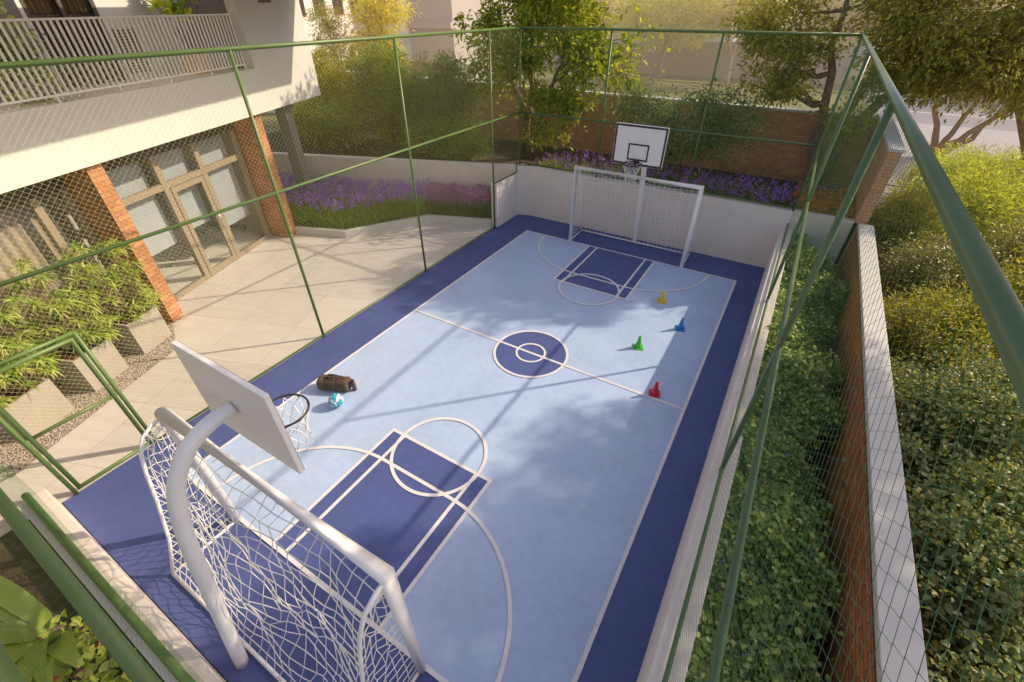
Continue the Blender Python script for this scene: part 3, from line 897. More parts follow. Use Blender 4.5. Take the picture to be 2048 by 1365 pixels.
# louvred panel
m = MB(); m.box(-8.6, -8.57, 2.46, 2.5, 4.05, 4.8); m.box(-8.6, -8.57, 2.86, 2.9, 4.05, 4.8)
for k in range(15): m.box(-8.598, -8.575, 2.5, 2.86, 4.07 + k * .049, 4.095 + k * .049)
bpart('louvre', m, M['shutter'])
m = MB(); m.box(V0 - .2, V0 + .004, 5.15, 5.62, 5.2, 5.6); bpart('window', m, M['shutter'])
# railing
m = MB(); vr = -7.28
m.box(vr - .022, vr + .022, -14, 4.15, 4.985, 5.015); m.box(vr - .018, vr + .018, -14, 4.15, 4.07, 4.095)
k = 0; u = 4.13
while u > -13.9:
    m.box(vr - .016, vr + .016, u - .011, u + .011, 4.095, 4.985)
    if k % 11 == 0: m.box(vr - .014, vr + .014, u - .014, u + .014, 3.97, 4.07)
    u -= .098; k += 1
bpart('balcony_railing', m, M['rail'])
# brick columns
for u0 in (-.32, 3.90, -5.2):
    m = MB(); m.box(-8.20, -7.33, u0, u0 + .28, 0, 3.10); bpart('brick_column', m, M['bricko'])
m = MB(); m.box(-7.9, -7.6, 5.55, 5.85, 0, 3.10); bpart('column', m, M['bgrey'])
# glazed front
FV = -7.98
m = MB()
m.box(FV - .05, FV + .05, .0, 3.90, 2.76, 3.10); m.box(FV - .05, FV + .05, -9, -.33, 2.72, 3.10)
bpart('fascia', m, M['bdark'])
m = MB()
for u in (.0, 1.37, 2.46, 3.72): m.box(FV - .05, FV + .05, u, u + .13, 0, 2.76)
for a, b_ in ((.13, 1.37), (1.5, 2.46), (2.59, 3.72)):
    m.box(FV - .045, FV + .045, a, b_, 2.11, 2.23)
    m.box(FV - .045, FV + .045, a, b_, 0, .11)
gf = bpart('window', m, M['frame'])
m = MB(); m.box(FV - .004, FV + .004, .13, 1.37, .11, 2.76); m.box(FV - .004, FV + .004, 2.59, 3.72, .11, 2.76); m.box(FV - .004, FV + .004, 1.5, 2.46, 2.23, 2.76)
bpart('pane', m, M['glass'], gf)
m = MB()
for a, b_ in ((1.52, 1.62), (2.34, 2.44)): m.box(FV + .01, FV + .055, a, b_, .02, 2.10)
m.box(FV + .01, FV + .055, 1.62, 2.34, 1.99, 2.10); m.box(FV + .01, FV + .055, 1.62, 2.34, .02, .16)
dd = bpart('door', m, M['frame'])
m = MB(); m.box(FV + .028, FV + .034, 1.62, 2.34, .16, 1.99); bpart('pane', m, M['glass'], dd)
m = MB(); m.tube([(FV + .10, 2.39, .85), (FV + .10, 2.39, 1.25)], .012, 8); bpart('handle', m, M['steel'], dd)
# window band behind the planters
m = MB()
for u in (-9.0, -7.2, -5.4, -3.7, -2.2, -.95, -.45): m.box(FV - .05, FV + .05, u, u + .12, .1, 2.72)
m.box(FV - .045, FV + .045, -8.9, -.45, .1, .2); m.box(FV - .04, FV + .04, -8.9, -.45, 1.62, 1.70)
wf = bpart('window', m, M['frame'])
m = MB(); m.box(FV - .004, FV + .004, -9, -.45, .2, 2.72); bpart('pane', m, M['glass'], wf)
m = MB(); m.box(FV - .1, FV + .07, -9, -.33, 0, .1); m.box(FV - .1, FV + .02, .0, 3.9, -.02, .012); bpart('sill', m, M['coping'])
M['reflection_panel'] = surf('pane reflection grey', (.44, .45, .47), .8, .03, 2)  # grey panels behind the panes, standing in for their reflections
for a, b_, z_ in ((.25, 1.33, .95), (1.56, 2.42, 1.05), (2.64, 3.68, .7)):
    m = MB(); m.box(FV - .22, FV - .21, a, b_, z_, 2.7); bpart('reflection_panel', m, M['reflection_panel'])
# interior
m = MB(); m.box(-13.4, FV - .06, -9, 5.6, -.05, .008); bpart('interior_floor', m, M['intfloor'])
m = MB(); m.box(-11.2, -11.0, -9, 4.19, 0, 3.1); m.box(-13.4, -8.1, 4.19, 4.34, 0, 3.1); m.box(-13.4, -8.6, -.2, -.05, .008, 3.1)
bpart('inner_wall', m, M['interior'])
m = MB()
for i in range(160):
    u = -3.9 + 3.3 * i / 159
    m.add([(-8.25 + .03 * math.sin(i * .8), u, .15), (-8.25 + .03 * math.sin((i + 1) * .8), u + 3.3 / 159, .15), (-8.25 + .03 * math.sin((i + 1) * .8), u + 3.3 / 159, 2.7), (-8.25 + .03 * math.sin(i * .8), u, 2.7)], [(0, 1, 2, 3)], True)
bpart('curtain', m, M['curtain'])

# balcony plants
def strap_rosette(P, n, length, width, droop, up=.5):
    a = rng.random(n) * 2 * math.pi; el = rng.random(n) * 1.1 + up * .3
    D = np.stack([np.cos(a) * np.cos(el), np.sin(a) * np.cos(el), np.sin(el)], 1)
    return np.repeat(np.array([P], float), n, 0), D
pp = W(3.50, -7.95, 3.976)
root = empty('potted_plant', pp, 0, 'leafy plant in a square orange-tan pot on the balcony', 'potted plant')
m = MB(); m.box(-.19, .19, -.19, .19, 0, .46, rz=TH, bev=.01); m.build('pot', M['pot'], root)
m = MB()
PS = []; DS = []
for k in range(13):
    a = rng.random() * 6.28; h_ = .8 + rng.random() * .65; r_ = .12 + rng.random() * .5
    tip = (r_ * math.cos(a), r_ * math.sin(a), .16 + h_)
    m.tube(jitter_path((0, 0, .4), tip, 4, .05), [.018, .014, .011, .009, .007], 6)
    P, D = strap_rosette(tip, 22, 0, 0, 0)
    PS.append(P); DS.append(D)
m.build('stem', M['bark'], root)
leaves('foliage', np.concatenate(PS), .24, L['frangi'], root, D=np.concatenate(DS) * 1.6, asp=.28, droop=.35)
pp = W(-.15, -7.75, 3.976)
root = empty('potted_plant', pp, 0, 'small green plant in a low pot at the left end of the balcony', 'potted plant')
m = MB(); m.lathe([(.12, 0), (.16, .25), (.15, .27)], (0, 0, 0), 18); m.build('pot', M['planter'], root)
P = rng.normal(size=(700, 3)) * np.array([.2, .2, .25]) + np.array([0, 0, .6])
leaves('foliage', P, .11, L['ivy'], root, D=P - np.array([0, 0, .4]))

# ------------------------------------------------------------------ planters
for i, (u, v, lab, pl) in enumerate([(-.99, -7.37, 'concrete cube planter nearest the brick column', 'variegated plant with spiky rosettes in the planter nearest the brick column'),
                                (-2.0, -7.35, 'middle concrete cube planter of the row of three', 'variegated plant with spiky rosettes in the middle planter'),
                                (-3.03, -7.33, 'concrete cube planter nearest the gate', 'variegated plant with spiky rosettes in the planter nearest the gate')]):
    root = empty('planter_box', W(u, v, .004), TH, lab, 'planter', 'concrete cube planters in front of the windows')
    m = MB(); s_ = .32; th = .035
    m.box(-s_, s_, -s_, s_, 0, .56)
    for (a, b_, c_, d) in ((-s_, s_, -s_, -s_ + th), (-s_, s_, s_ - th, s_), (-s_, -s_ + th, -s_ + th, s_ - th), (s_ - th, s_, -s_ + th, s_ - th)):
        m.box(a, b_, c_, d, .5601, .65)
    m.build('box', M['planter'], root)
    m = MB(); m.box(-s_ + th, s_ - th, -s_ + th, s_ - th, .5605, .605); m.build('soil', M['mulch'], root)
    root = empty('variegated_plant', W(u, v, .605), 0, pl, 'plant', 'spiky variegated plants in the concrete planters')
    st = MB(); V_ = []; F_ = []; base = 0
    nr = 78 if i == 0 else 90
    for k in range(nr):
        a = rng.random() * 6.28; rr = math.sqrt(rng.random()) * .50
        hh = .12 + 1.62 * rng.random() ** 1.1 * (1 - .35 * rr / .5) if k > 8 else .08 + .25 * rng.random()
        tip = np.array([rr * math.cos(a) - .16 * ST, rr * math.sin(a) + .10, hh])
        st.tube(jitter_path((tip[0] * .35, tip[1] * .35, -.02), tuple(tip), 3, .06), [.011, .009, .008, .007], 5)
        n_ = 26
        P, D = strap_rosette(tip, n_, 0, 0, 0)
        V, F = blades('x', P, D, .19, .021, None, droop=1.5, segs=3, asobj=False)
        V_.append(V); F_.append(F + base); base += len(V)
    link('foliage', np_mesh('foliage', np.concatenate(V_), np.concatenate(F_)), L['drac'], root)
    st.build('stem', M['bark'], root)

# ------------------------------------------------------------------ flower beds (stuff)
def in_poly(x, y, poly):
    ins = np.zeros(len(x), bool); n = len(poly)
    for i in range(n):
        x0, y0 = poly[i][:2]; x1, y1 = poly[(i + 1) % n][:2]
        c_ = ((y0 > y) != (y1 > y)) & (x < (x1 - x0) * (y - y0) / (y1 - y0 + 1e-12) + x0)
        ins ^= c_
    return ins
def flowerbed(name, label, pts, z0, hgt, bl, bw_, fmat, nf, fsize, bmat, tall=.18, per=9):
    """pts (n,2): plant positions; strap leaves + stalks with petal clusters"""
    n = len(pts)
    P = np.concatenate([pts, np.full((n, 1), z0)], 1)
    a = rng.random(n) * 6.28; D = np.stack([np.cos(a) * .5, np.sin(a) * .5, np.full(n, 1.0)], 1)
    V1, F1 = blades('x', P, D, bl, bw_, None, droop=.9, segs=3, asobj=False)
    idx = rng.choice(n, nf)
    hp = pts[idx] + rng.normal(size=(nf, 2)) * .04
    hz = z0 + hgt + (rng.random(nf) - .4) * tall
    st = np.concatenate([hp, np.full((nf, 1), z0)], 1)
    V2, F2 = blades('x', st, np.tile([[0.02, 0.02, 1.0]], (nf, 1)), hgt, .006, None, droop=.05, segs=2, lvar=.05, asobj=False)
    V = np.concatenate([V1, V2]); F = np.concatenate([F1, F2 + len(V1)])
    root = empty(name, (pts[:, 0].mean(), pts[:, 1].mean(), z0), 0)
    tag(root, label, 'flowers')
    B = np.array(root.location)
    o = link('foliage', np_mesh('foliage', V - B, F), bmat, root); o['kind'] = 'stuff'
    k = per; C = np.repeat(np.concatenate([hp, hz[:, None]], 1), k, 0)
    off = rng.normal(size=C.shape) * fsize * .55
    o = leaves('flowers', C + off - B, fsize, fmat, root, D=off / fsize, asp=.8, droop=-.3, up=.9, quad=True); o['kind'] = 'stuff'
    return root
def bedpoints(poly, n, keep=None):
    xs = [p[0] for p in poly]; ys = [p[1] for p in poly]
    x = rng.uniform(min(xs), max(xs), n * 3); y = rng.uniform(min(ys), max(ys), n * 3)
    k = in_poly(x, y, poly)
    if keep is not None: k &= keep(x, y)
    return np.stack([x[k], y[k]], 1)[:n]
uvk = lambda x, y: (-x * ST + y * CT, x * CT + y * ST)
bp = [W(4.45, -9), W(4.45, -6.0), W(5.8, -4.15), W(5.9, -2.1), W(6.6, -2.05), W(6.6, -11), W(4.4, -11)]
P1 = bedpoints(bp, 4200, lambda x, y: uvk(x, y)[1] < -3.95)
flowerbed('flower_patch', 'purple flowers over long grassy leaves in the left bed', P1, .13, .60, .52, .013, L['violet'], 1250, .048, L['blade'], .3)
P2 = bedpoints(bp, 2600, lambda x, y: uvk(x, y)[1] > -4.1)
flowerbed('flower_patch', 'dusty pink flower spikes beside the short wall stub', P2, .13, .52, .28, .022, L['pink'], 1100, .036, L['grey'], .38)
P3 = bedpoints([(-3.6, 6.1), (4.55, 6.1), (4.55, 7.9), (-3.6, 7.9)], 6000, lambda x, y: ((x < 3.4) | (y > 7.5)) & (rng.random(len(x)) < .30 + .1 * (x + 3.6)))
flowerbed('flower_patch', 'violet flowers in the raised bed behind the far goal', P3, 1.16, .34, .30, .016, L['violet'], 480, .040, L['hedge'])
P4 = bedpoints([(3.45, 6.1), (4.55, 6.1), (4.55, 7.6), (3.35, 7.6)], 1100)
flowerbed('flower_patch', 'orange flowers in the corner by the tall brick wall', P4, 1.16, .32, .36, .02, L['orange'], 240, .055, L['hedge'], .2)
# grass fringe in the left bed
P5 = bedpoints([W(4.26, -9), W(4.26, -5.87), W(5.76, -3.97), W(5.76, -2.1), W(6.3, -2.1), W(6.2, -9)], 9000)
Pz = np.concatenate([P5, np.full((len(P5), 1), .13)], 1); a = rng.random(len(P5)) * 6.28
o = blades('grass', Pz, np.stack([np.cos(a) * .5, np.sin(a) * .5, np.ones(len(P5))], 1), .075, .007, L['blade'], droop=.8, segs=2)
tag(o, 'short turf along the white kerb of the flower bed', 'grass', kind='stuff')

# ivy bed
K = 2300; per = rng.integers(26, 52, K)
cx_ = rng.uniform(3.5, 4.86, K); cy_ = rng.uniform(-5.6, 5.72, K)
lim = 4.56 + .14 * np.sin(cy_ * 2.1) + .12 * np.sin(cy_ * 5.3 + 1) + .08 * np.sin(cy_ * 13)
ok = cx_ < lim; cx_, cy_, per, lim = cx_[ok], cy_[ok], per[ok], lim[ok]
edge = np.clip((lim - cx_) / .4, 0, 1)
cz_ = .42 + .40 * edge ** .7 + .12 * np.sin(cy_ * 1.9 + cx_ * 3) + .10 * np.sin(cy_ * 4.7 - cx_ * 5) + rng.uniform(-.20, .10, len(cx_))
ii = np.repeat(np.arange(len(cx_)), per)
P = np.stack([cx_, cy_, cz_], 1)[ii] + rng.normal(size=(len(ii), 3)) * np.array([.062, .062, .034])
P[:, 0] = np.maximum(P[:, 0], 3.57); P[:, 2] = np.maximum(P[:, 2], .30)
D = np.stack([(P[:, 0] - 4.0) * .6, np.full(len(P), -.35), np.full(len(P), .2)], 1)
iv = empty('ivy_bed', (4.1, 0, .28), 0, 'dense green ivy with tiny violet flowers filling the strip beside the brick wall', 'ivy')
o = leaves('foliage', P - np.array([4.1, 0, .28]), .054, L['ivy'], iv, D=D, asp=.85, droop=.35, up=.8); o['kind'] = 'stuff'
k = rng.choice(len(P), 150); C = np.repeat(P[k] + np.array([0, 0, .035]), 5, 0); C = C + rng.normal(size=C.shape) * .008
o = leaves('flowers', C - np.array([4.1, 0, .28]), .024, L['violet'], iv, asp=.9, up=1, quad=True); o['kind'] = 'stuff'

# bottom left corner: banana-like plant and round leaved plant
g = MB(); g.poly([(-3.735, -6.14), (-3.735, -12), (3.4, -12), (3.4, -6.14)], -.05, .06)
structure('planting_soil', g, M['soil'])
bl_ = empty('broad_leaf_plant', (-1.75, -6.48, .06), 0, 'plant with huge paddle leaves below the near fence', 'plant')
V_ = []; F_ = []; base = 0
for k in range(26):
    a = [-.4, .05, -.15, 3.0, 3.25, 3.5, 4.1, 4.8, 5.5, -.8, 3.8][k % 11] + .35 * (k // 11) * (1 if k % 2 else -1) * .5; a = a if math.sin(a) < .12 else -a; ln_ = .6 + .55 * rng.random(); segs = 10
    p = np.array([.08 * math.cos(a), .08 * math.sin(a), .12]); el = 1.15 - .25 * rng.random()
    side = np.array([-math.sin(a), math.cos(a), 0])
    for s_ in range(segs + 1):
        t_ = s_ / segs; wv = .075 * (math.sin(math.pi * min(1, t_ * 1.02 + .02)) ** .7) + .012
        if t_ < .2: wv = .02 + wv * t_ * 2
        up_ = np.array([0, 0, 1.0]) * wv * .25
        V_ += [p - side * wv + up_, p, p + side * wv + up_]
        e2 = el - 1.5 * t_ ** 1.5
        p = p + np.array([math.cos(a) * math.cos(e2), math.sin(a) * math.cos(e2), math.sin(e2)]) * ln_ / segs
    for s_ in range(segs):
        q = base + s_ * 3; F_ += [(q, q + 1, q + 4, q + 3), (q + 1, q + 2, q + 5, q + 4)]
    base += (segs + 1) * 3
link('foliage', np_mesh('foliage', np.array(V_), np.array(F_), True), L['wide'], bl_)
m = MB(); m.tube([(0, 0, -.05), (0, 0, .2)], [.07, .05], 10); m.build('stem', M['bark'], bl_)
rl = empty('round_leaf_plant', (-1.0, -6.58, .06), 0, 'low plant with round yellow-green leaves and a few red flowers', 'plant')
n = 620; a = rng.random(n) * 6.28; r_ = np.sqrt(rng.random(n)) * np.array([.75]); P = np.stack([r_ * np.cos(a) * 1.25, r_ * np.sin(a) * .5, .08 + .30 * rng.random(n) * (1 - r_ * .6)], 1)
leaves('foliage', P, .085, L['round'], rl, asp=1.0, droop=0, up=1.3, spread=.8)
P = P[:14] + np.array([0, 0, .08]); C = np.repeat(P, 7, 0) + rng.normal(size=(98, 3)) * .012
leaves('flowers', C, .035, L['redp'], rl, asp=.8, up=1, quad=True)['kind'] = 'stuff'
m = MB()
for k in range(26): m.tube(jitter_path((rng.normal() * .1, rng.normal() * .1, -.02), (rng.normal() * .35, rng.normal() * .22, .35), 4, .05), [.006, .005, .005, .004, .003], 4)
m.build('stem', M['bark'], rl)

# ------------------------------------------------------------------ trees and shrubs behind the far wall
tree('broadleaf_tree', 'tree with bright yellow-green leaves rising behind the far left fence corner', 'tree', (-4.35, 7.7, 1.13),
     [((-4.2, 7.6, 4.75), (2.4, 1.3, .8)), ((-3.3, 7.2, 2.95), (.85, .5, .42)), ((-5.6, 7.6, 3.55), (1.0, .8, .5)), ((-2.3, 7.4, 3.95), (1.05, .8, .6)), ((-4.2, 7.8, 6.2), (2.1, 1.7, 1.1)), ((-3.5, 7.0, 2.15), (.6, .3, .16)), ((-4.5, 7.3, 3.95), (.5, .5, .3)), ((-2.7, 7.2, 3.1), (.6, .4, .3))],
     520, 34, .15, .165, L['yg'], M['bark'], .11, stems=[[(-4.3, 7.6, 3.2), (-4.4, 7.7, 5.6)], [(-3.9, 7.6, 2.6), (-3.2, 7.5, 4.2)], [(-4.6, 7.6, 2.7), (-5.4, 7.6, 4.2)]], twigs=80, asp=.46, droop=.25, droopc=.3, up=1.1)
tree('sparse_tree', 'small airy tree with grey-green leaves right behind the far backboard', 'tree', (.35, 7.7, 1.15),
     [((-.2, 7.6, 2.75), (1.5, .55, .6)), ((1.0, 7.5, 2.35), (.95, .5, .7)), ((.9, 7.7, 3.2), (.75, .5, .4)), ((-1.1, 7.7, 3.1), (.7, .45, .5)), ((1.6, 7.5, 2.9), (.55, .4, .5)), ((-.2, 7.4, 2.0), (.9, .4, .35))],
     420, 24, .16, .09, L['grey'], M['bark'], .035, stems=[[(.0, 7.7, 2.1), (-.6, 7.7, 2.9)], [(.5, 7.7, 2.2), (.8, 7.7, 3.1)]], twigs=90, asp=.42, droop=.45, shell=.4)
tree('large_tree', 'big olive-leaved tree with forked dark trunk behind the tall brick wall corner', 'tree', (3.62, 8.75, 1.15),
     [((5.2, 8.5, 4.45), (1.5, 1.1, 1.0)), ((7.0, 9.0, 4.2), (1.4, 1.0, 1.0)), ((4.2, 8.3, 5.0), (1.0, .8, .5)), ((2.15, 8.3, 4.45), (.85, .7, .75)), ((2.2, 8.2, 3.55), (.75, .5, .33)), ((4.2, 8.9, 6.5), (1.6, 1.5, .8)), ((6.6, 9.2, 4.3), (1.3, 1.0, .8)), ((3.95, 8.1, 3.0), (.55, .35, .28)), ((1.4, 8.6, 4.9), (.8, .7, .5)), ((4.6, 8.6, 3.85), (.8, .6, .4))],
     1050, 46, .17, .10, L['big'], M['bark'], .15, stems=[[(3.3, 8.6, 3.2), (2.9, 8.5, 5.6)], [(3.8, 8.6, 3.0), (4.4, 8.7, 5.8)], [(4.4, 8.6, 3.4), (5.8, 8.7, 4.4), (7.2, 9.0, 4.7)]], twigs=90, asp=.42, droop=.5)
# left hedge mass
hl = 'shrubs between the garden wall and the brick wall'
def lobes_at(cx_, cy_, rx, ry, h, z0=1.15):
    return [((cx_, cy_, z0 + h * .36), (rx * .8, ry, h * .38)), ((cx_ - rx * .35, cy_, z0 + h * .70), (rx * .62, ry * .7, h * .30)),
            ((cx_ + rx * .42, cy_ - .1, z0 + h * .62), (rx * .5, ry * .7, h * .30)), ((cx_ + rx * .05, cy_ + .1, z0 + h * .86), (rx * .35, ry * .5, h * .18)), ((cx_ - rx * .75, cy_ - .2, z0 + h * .45), (rx * .35, ry * .5, h * .28))]
hk = dict(shell=.55, droop=-.25, asp=.42, up=.7)
shrub('tall_shrub', 'yellow-green tall shrub beside the apartment building corner', 'shrub', (-12.6, 6.6, 1.15), lobes_at(-12.6, 6.6, 1.9, 1.3, 2.6), 900, 26, .11, .085, L['hedgey'], M['barko'], 46, hl, **hk)
shrub('tall_shrub', 'tall grey-green shrub in the middle of the left hedge', 'shrub', (-9.6, 6.9, 1.15), lobes_at(-9.6, 6.9, 1.6, 1.2, 3.0), 1000, 26, .11, .080, L['hedge'], M['bark'], 40, hl, **hk)
shrub('tall_shrub', 'rounded grey-green shrub next to the yellow-green broadleaf tree', 'shrub', (-7.2, 7.1, 1.15), lobes_at(-7.2, 7.1, 1.4, 1.1, 2.75), 850, 26, .10, .075, L['grey'], M['bark'], 34, hl, **hk)
shrub('tall_shrub', 'dark shrub low against the garden wall', 'shrub', (-10.9, 5.2, 1.15), lobes_at(-10.9, 5.2, 1.7, .8, 1.5), 420, 26, .12, .08, L['hedge'], M['barko'], 60, hl, **hk)
shrub('tall_shrub', 'low dark shrub between the garden wall and the broadleaf tree trunk', 'shrub', (-6.2, 6.1, 1.15), lobes_at(-6.2, 6.1, 1.5, .7, 1.1), 320, 26, .12, .08, L['hedge'], M['bark'], 30, hl, **hk)
tree('sapling', 'slim bushy tree with bright leaves by the white building', 'tree', (-18.5, 12.5, 0),
     [((-18.6, 12.5, 4.4), (.9, .8, .9)), ((-18.2, 12.3, 3.2), (.8, .7, .8))], 130, 60, .2, .08, L['hedgey'], M['bark'], .07, twigs=20, quad=True)
tree('large_tree', 'olive-leaved tree beyond the road corner, its unseen crown shaped to shade the court', 'tree', (9.2, 12.8, -.05),  # crown above the frame, spread to cast shade over the court
     [((6.1, 10.3, 6.8), (1.75, 2.5, .7)), ((8.4, 12.7, 6.8), (2.6, 1.15, .7)), ((7.1, 9.0, 6.6), (.9, .7, .4))], 320, 66, .14, .13, L['big'], M['bark'], .13, twigs=20, quad=True)
tree('golden_tree', 'tree with golden yellow leaves in front of the white building', 'tree', (-17.3, 14.5, 0),
     [((-17.2, 14.5, 5.0), (1.9, 1.3, 1.1)), ((-17.6, 14.4, 3.6), (1.5, 1.0, .9)), ((-16.6, 14.4, 3.0), (.9, .7, .8))], 260, 34, .24, .13, L['gold'], M['barkp'], .10,
     stems=[[(-17.2, 14.5, 3.0), (-16.6, 14.5, 6)], [(-17.6, 14.5, 3), (-18.2, 14.5, 5.6)]], twigs=60, quad=True, shell=.4, droop=.6)
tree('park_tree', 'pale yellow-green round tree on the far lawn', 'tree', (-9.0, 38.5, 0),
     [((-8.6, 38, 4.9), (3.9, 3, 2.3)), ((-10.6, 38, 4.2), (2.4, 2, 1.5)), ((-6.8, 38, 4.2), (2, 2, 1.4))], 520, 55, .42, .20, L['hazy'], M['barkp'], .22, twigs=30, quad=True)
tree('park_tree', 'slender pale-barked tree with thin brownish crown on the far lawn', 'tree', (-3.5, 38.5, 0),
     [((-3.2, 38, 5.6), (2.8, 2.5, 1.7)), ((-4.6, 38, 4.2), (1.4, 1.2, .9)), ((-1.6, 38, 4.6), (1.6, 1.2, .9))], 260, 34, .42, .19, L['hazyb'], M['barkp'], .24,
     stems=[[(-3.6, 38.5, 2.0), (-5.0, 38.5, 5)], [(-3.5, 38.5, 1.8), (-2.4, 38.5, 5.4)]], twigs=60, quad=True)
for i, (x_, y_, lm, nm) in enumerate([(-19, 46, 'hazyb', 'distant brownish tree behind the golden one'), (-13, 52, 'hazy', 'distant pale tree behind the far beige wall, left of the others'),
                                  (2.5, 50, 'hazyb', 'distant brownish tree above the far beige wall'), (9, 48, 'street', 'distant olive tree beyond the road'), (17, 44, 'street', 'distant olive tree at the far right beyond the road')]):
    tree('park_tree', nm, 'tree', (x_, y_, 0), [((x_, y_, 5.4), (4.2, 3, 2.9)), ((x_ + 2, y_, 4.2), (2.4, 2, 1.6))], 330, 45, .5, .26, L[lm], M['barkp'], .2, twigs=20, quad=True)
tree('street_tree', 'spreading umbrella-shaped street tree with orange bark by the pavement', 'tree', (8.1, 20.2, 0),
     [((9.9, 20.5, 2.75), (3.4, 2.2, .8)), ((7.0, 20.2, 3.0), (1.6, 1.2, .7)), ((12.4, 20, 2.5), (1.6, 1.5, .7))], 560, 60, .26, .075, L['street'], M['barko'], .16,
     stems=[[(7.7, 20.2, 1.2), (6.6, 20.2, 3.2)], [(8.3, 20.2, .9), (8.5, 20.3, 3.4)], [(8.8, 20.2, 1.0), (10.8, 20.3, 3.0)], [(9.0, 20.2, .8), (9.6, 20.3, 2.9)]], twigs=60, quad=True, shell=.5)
tree('shade_tree', 'unseen tree added outside the right boundary to shade the near fence', 'tree', (7.4, -.6, -.05),  # out-of-view tree, added to darken the near fence rails
     [((5.6, -1.2, 7.3), (1.4, 1.5, .9)), ((6.9, -.4, 7.2), (1.4, 1.4, 1.0))], 190, 60, .28, .15, L['big'], M['bark'], .16, twigs=20, quad=True)
tree('shade_tree', 'tall leafy tree standing outside the right boundary', 'tree', (9.2, 3.2, -.05),
     [((9.95, 4.2, 7.0), (1.3, 2.3, .7)), ((8.5, 2.3, 7.0), (1.1, 1.2, .6)), ((9.5, 6.2, 6.9), (.7, .7, .4))], 225, 64, .15, .13, L['big'], M['bark'], .18, twigs=30, quad=True)

# ------------------------------------------------------------------ shrubs outside the right boundary
gs = 'shrubs crowded outside the right boundary wall'
def rs(label, x_, y_, rx, ry, h, lm, leaf, asp, ncl, per, quad=False, cr=.16, droop=.2):
    shrub('leafy_shrub', label, 'shrub', (x_, y_, -.05), [((x_, y_, h * .45), (rx, ry, h * .52)), ((x_ + rx * .3, y_ + ry * .3, h * .7), (rx * .6, ry * .5, h * .3)), ((x_ - rx * .3, y_ - ry * .35, h * .66), (rx * .6, ry * .5, h * .3))],
          ncl, per, cr, leaf, L[lm], None, 16, gs, asp, droop, quad)
rs('dark glossy heart-leaved shrub nearest the camera', 5.75, -3.3, .85, 1.15, 1.35, 'heart', .054, .85, 420, 66, cr=.14, droop=.5)
rs('dark heart-leaved shrub behind the nearest one', 5.85, -1.3, .9, 1.15, 1.45, 'heart', .054, .85, 440, 66, cr=.14, droop=.5)
rs('heart-leaved shrub with sunlit tops in the middle of the row', 6.05, .75, 1.05, 1.2, 1.55, 'heart', .052, .8, 440, 62, cr=.14, droop=.45)
rs('yellow-green shrub with pointed leaflets', 6.0, 3.0, .95, 1.1, 1.45, 'pinnate', .085, .28, 420, 56)
rs('larger yellow-green shrub with pointed leaflets at the frame edge', 7.5, 4.4, .9, 1.2, 1.9, 'pinnate', .11, .26, 300, 46)
rs('shrub with small silvery glossy leaves', 6.2, 5.3, 1.0, 1.0, 1.5, 'glossy', .065, .5, 330, 50, True)
rs('second shrub with small silvery glossy leaves further out', 7.9, 6.6, 1.0, 1.1, 1.9, 'glossy', .065, .5, 300, 50, True)
rs('olive bamboo-like shrub against the tall brick wall end', 5.8, 7.5, .85, 1.2, 1.75, 'olive', .13, .16, 330, 55, True)
rs('lime bamboo-like shrub beyond the brick wall end', 7.1, 9.1, 1.3, 1.3, 1.85, 'lime', .13, .16, 420, 60, True, .2)
rs('big lime feathery shrub in front of the pavement', 9.0, 11.6, 1.9, 1.7, 2.1, 'lime', .14, .16, 520, 60, True, .24)
rs('lime feathery shrub under the street tree', 8.0, 13.9, 1.6, 1.4, 1.5, 'lime', .14, .16, 300, 55, True, .22)
rs('pale feathery shrub at the right frame edge', 11.2, 14.2, 1.6, 1.6, 2.3, 'lime', .14, .16, 320, 55, True, .24)

# ------------------------------------------------------------------ surroundings
g = MB(); g.sheet([(-40, 9.8), (5.0, 9.8), (6.0, 38), (-40, 38)], -.04); structure('lawn', g, M['lawn'])
g = MB(); g.box(-30, 5.5, 37.4, 37.6, -.04, .10); tag(g.build('kerb', M['lawnedge']), 'yellow-green clipped edging across the far lawn', 'edging')
g = MB(); g.sheet([(-40, 37.7), (5.6, 37.7), (5.6, 42), (-40, 42)], -.035); structure('planting_strip', g, M['grassbase'])
g = MB(); g.box(-26, 4.8, 42, 42.3, 0, 2.6); wall('boundary_wall', 'long beige wall at the back of the far lawn', g, M['taupe'], 0)
g = MB(); g.sheet([(5.1, 10), (5.0, 15.2), (60, 15.2), (60, 10)], -.045); structure('pavement', g, M['sidewalk'])
g = MB(); g.poly([(5.2, 15), (80, 15), (80, 28), (5.9, 28)], -.04, .0); structure('sidewalk', g, M['sidewalk'])
g = MB(); g.sheet([(6.2, 28), (90, 28), (90, 36), (6.2, 36)], -.03); structure('road', g, M['asphalt'])
g = MB(); g.sheet([(6.2, 31.9), (90, 31.9), (90, 32.1), (6.2, 32.1)], -.024); structure('road_markings', g, M['line'])
g = MB(); g.poly([(6.2, 36), (90, 36), (90, 41), (6.2, 41)], -.04, .08); structure('sidewalk', g, M['sidewalk'])

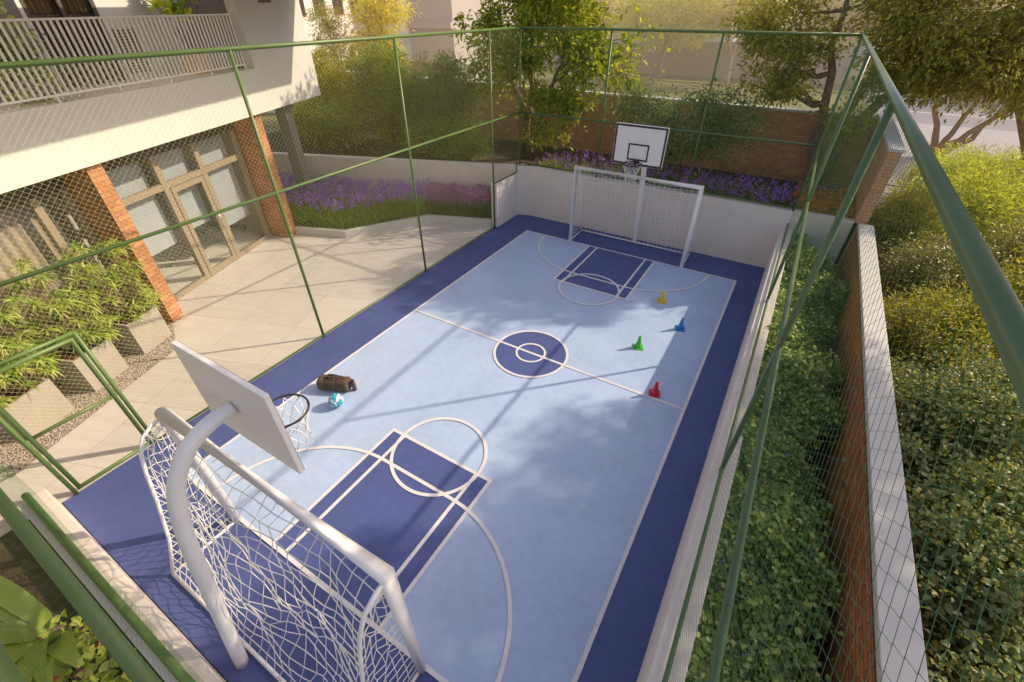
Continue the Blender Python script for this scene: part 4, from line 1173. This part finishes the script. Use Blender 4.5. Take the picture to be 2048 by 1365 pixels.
def block(name, label, loc, rz, w_, d_, h_, mat, wins, z_sill, ledge=None, dark=False):
    root = empty(name, loc, rz, label, 'building')
    m = MB(); m.box(-d_, 0, 0, w_, 0, h_); m.build('wall', mat, root)
    for (u0, u1, z0, z1) in wins:
        m = MB(); m.box(-.02, .03, u0, u1, z0, z1)
        f = m.build('window', M['shutter'] if not dark else M['bdark'], root)
        m = MB(); m.box(.03, .036, u0 + .08, (u0 + u1) / 2 - .04, z0 + .08, z1 - .08); m.box(.03, .036, (u0 + u1) / 2 + .04, u1 - .08, z0 + .08, z1 - .08)
        m.build('pane', M['glassd'], f)
    if ledge:
        m = MB()
        for (z0, z1, p) in ledge: m.box(.001, p, -.02, w_ + .02, z0, z1)
        m.build('ledge', mat, root)
    return root
wins = [(24.3 - 20 + k * 2.35, 24.3 - 20 + k * 2.35 + 1.35, 4.62, 6.4) for k in range(-1, 6)] + [(25.2 - 20 + k * 2.6, 25.2 - 20 + k * 2.6 + .8, 2.0, 2.9) for k in range(0, 4)]
x0, y0, _ = W(20, -17)
block('house', 'white building with brown windows at the top left', (x0, y0, 0), TH, 14, 6, 10, M['cream'], wins, 0, [(3.35, 3.78, .18), (2.95, 3.08, .08)])
block('house', 'plain grey-beige building behind the yellow-green tree', (-25.5, 26.0, 0), -math.pi / 2, 4.3, 9, 10, M['beige'], [], 0, [(3.75, 4.15, .3)])
g = MB(); g.box(-32, -16.5, 19.5, 19.8, 0, 2.3); wall('boundary_wall', 'orange-lit brick wall in front of the white building', g, M['bricko'], 0)
blds = [(-60, 70, 24, 14, 9, 'cream'), (-30, 75, 20, 12, 8, 'beige'), (-6, 72, 22, 12, 10, 'cream'), (20, 66, 20, 12, 9, 'beige'), (44, 58, 22, 12, 9, 'cream')]
nm = ['wide cream building on the distant left skyline', 'beige building on the skyline above the round pale tree', 'cream building on the skyline above the far beige wall', 'beige building beyond the road', 'cream building beyond the road at the far right']
for (x_, y_, w_, d_, h_, mt), lb in zip(blds, nm):
    ws = [(1.5 + k * 3.2, 3.0 + k * 3.2, z_, z_ + 1.5) for k in range(int(w_ / 3.2) - 1) for z_ in (1.2, 4.2)]
    block('house', lb, (x_, y_, 0), -math.pi / 2, w_, d_, h_, M[mt], ws, 0)

# ------------------------------------------------------------------ haze in the distance
m = MB(); m.box(-90, 90, 6.3, 90, -.5, 14)
hm = bpy.data.materials.new('haze'); hm.use_nodes = True; nt = hm.node_tree; nt.nodes.remove(nt.nodes['Principled BSDF'])
vs_ = nt.nodes.new('ShaderNodeVolumeScatter'); vs_.inputs['Color'].default_value = (1, .84, .60, 1); vs_.inputs['Density'].default_value = .0095; vs_.inputs['Anisotropy'].default_value = .15
nt.links.new(vs_.outputs[0], nt.nodes['Material Output'].inputs['Volume'])
tag(m.build('haze', hm), kind='structure')

# ------------------------------------------------------------------ camera
cam = bpy.data.cameras.new('Camera'); co = bpy.data.objects.new('Camera', cam); col.objects.link(co)
S = .7; yaw, pitch, roll = .5466, .6544, -.0033
co.location = (4.2831 * S, -7.9963 * S, 7.3578 * S)
F_ = Vector((-math.sin(yaw) * math.cos(pitch), math.cos(yaw) * math.cos(pitch), -math.sin(pitch)))
R0 = Vector((math.cos(yaw), math.sin(yaw), 0)); U0 = R0.cross(F_)
Rr = math.cos(roll) * R0 + math.sin(roll) * U0; Ur = -math.sin(roll) * R0 + math.cos(roll) * U0
co.matrix_world = Matrix(((Rr.x, Ur.x, -F_.x, co.location.x), (Rr.y, Ur.y, -F_.y, co.location.y), (Rr.z, Ur.z, -F_.z, co.location.z), (0, 0, 0, 1)))
cam.sensor_width = 36; cam.lens = 877.2349 / 2048 * 36; cam.clip_start = .05; cam.clip_end = 2000
sc.camera = co

# ------------------------------------------------------------------ light
wd = bpy.data.worlds.new('World'); sc.world = wd; wd.use_nodes = True
nt = wd.node_tree; bg = nt.nodes['Background']
sky = nt.nodes.new('ShaderNodeTexSky'); sky.sky_type = 'NISHITA'; sky.sun_disc = False
sky.sun_elevation = math.radians(33); sky.sun_rotation = math.radians(45)
sky.air_density = 1.0; sky.dust_density = 1.6; sky.ozone_density = 1
tn = mixc(nt, 1.0, sky.outputs[0], (1.80, 1.48, 1.33), 'MULTIPLY'); nt.links.new(tn, bg.inputs[0]); bg.inputs[1].default_value = .15
sl = bpy.data.lights.new('Sun', 'SUN'); so = bpy.data.objects.new('Sun', sl); col.objects.link(so)
sl.energy = 5.0; sl.angle = math.radians(.75); sl.color = (1.0, .83, .59)
el = math.radians(33)
d = Vector((math.cos(el) * .7071, math.cos(el) * .7071, math.sin(el)))
so.rotation_euler = d.to_track_quat('Z', 'Y').to_euler()
so.location = (10, 10, 10)
sc.view_settings.view_transform = 'Standard'; sc.view_settings.look = 'None'; sc.view_settings.exposure = 0
sc.render.engine = 'CYCLES'
sc.cycles.use_denoising = True
sc.cycles.max_bounces = 8; sc.cycles.transparent_max_bounces = 16
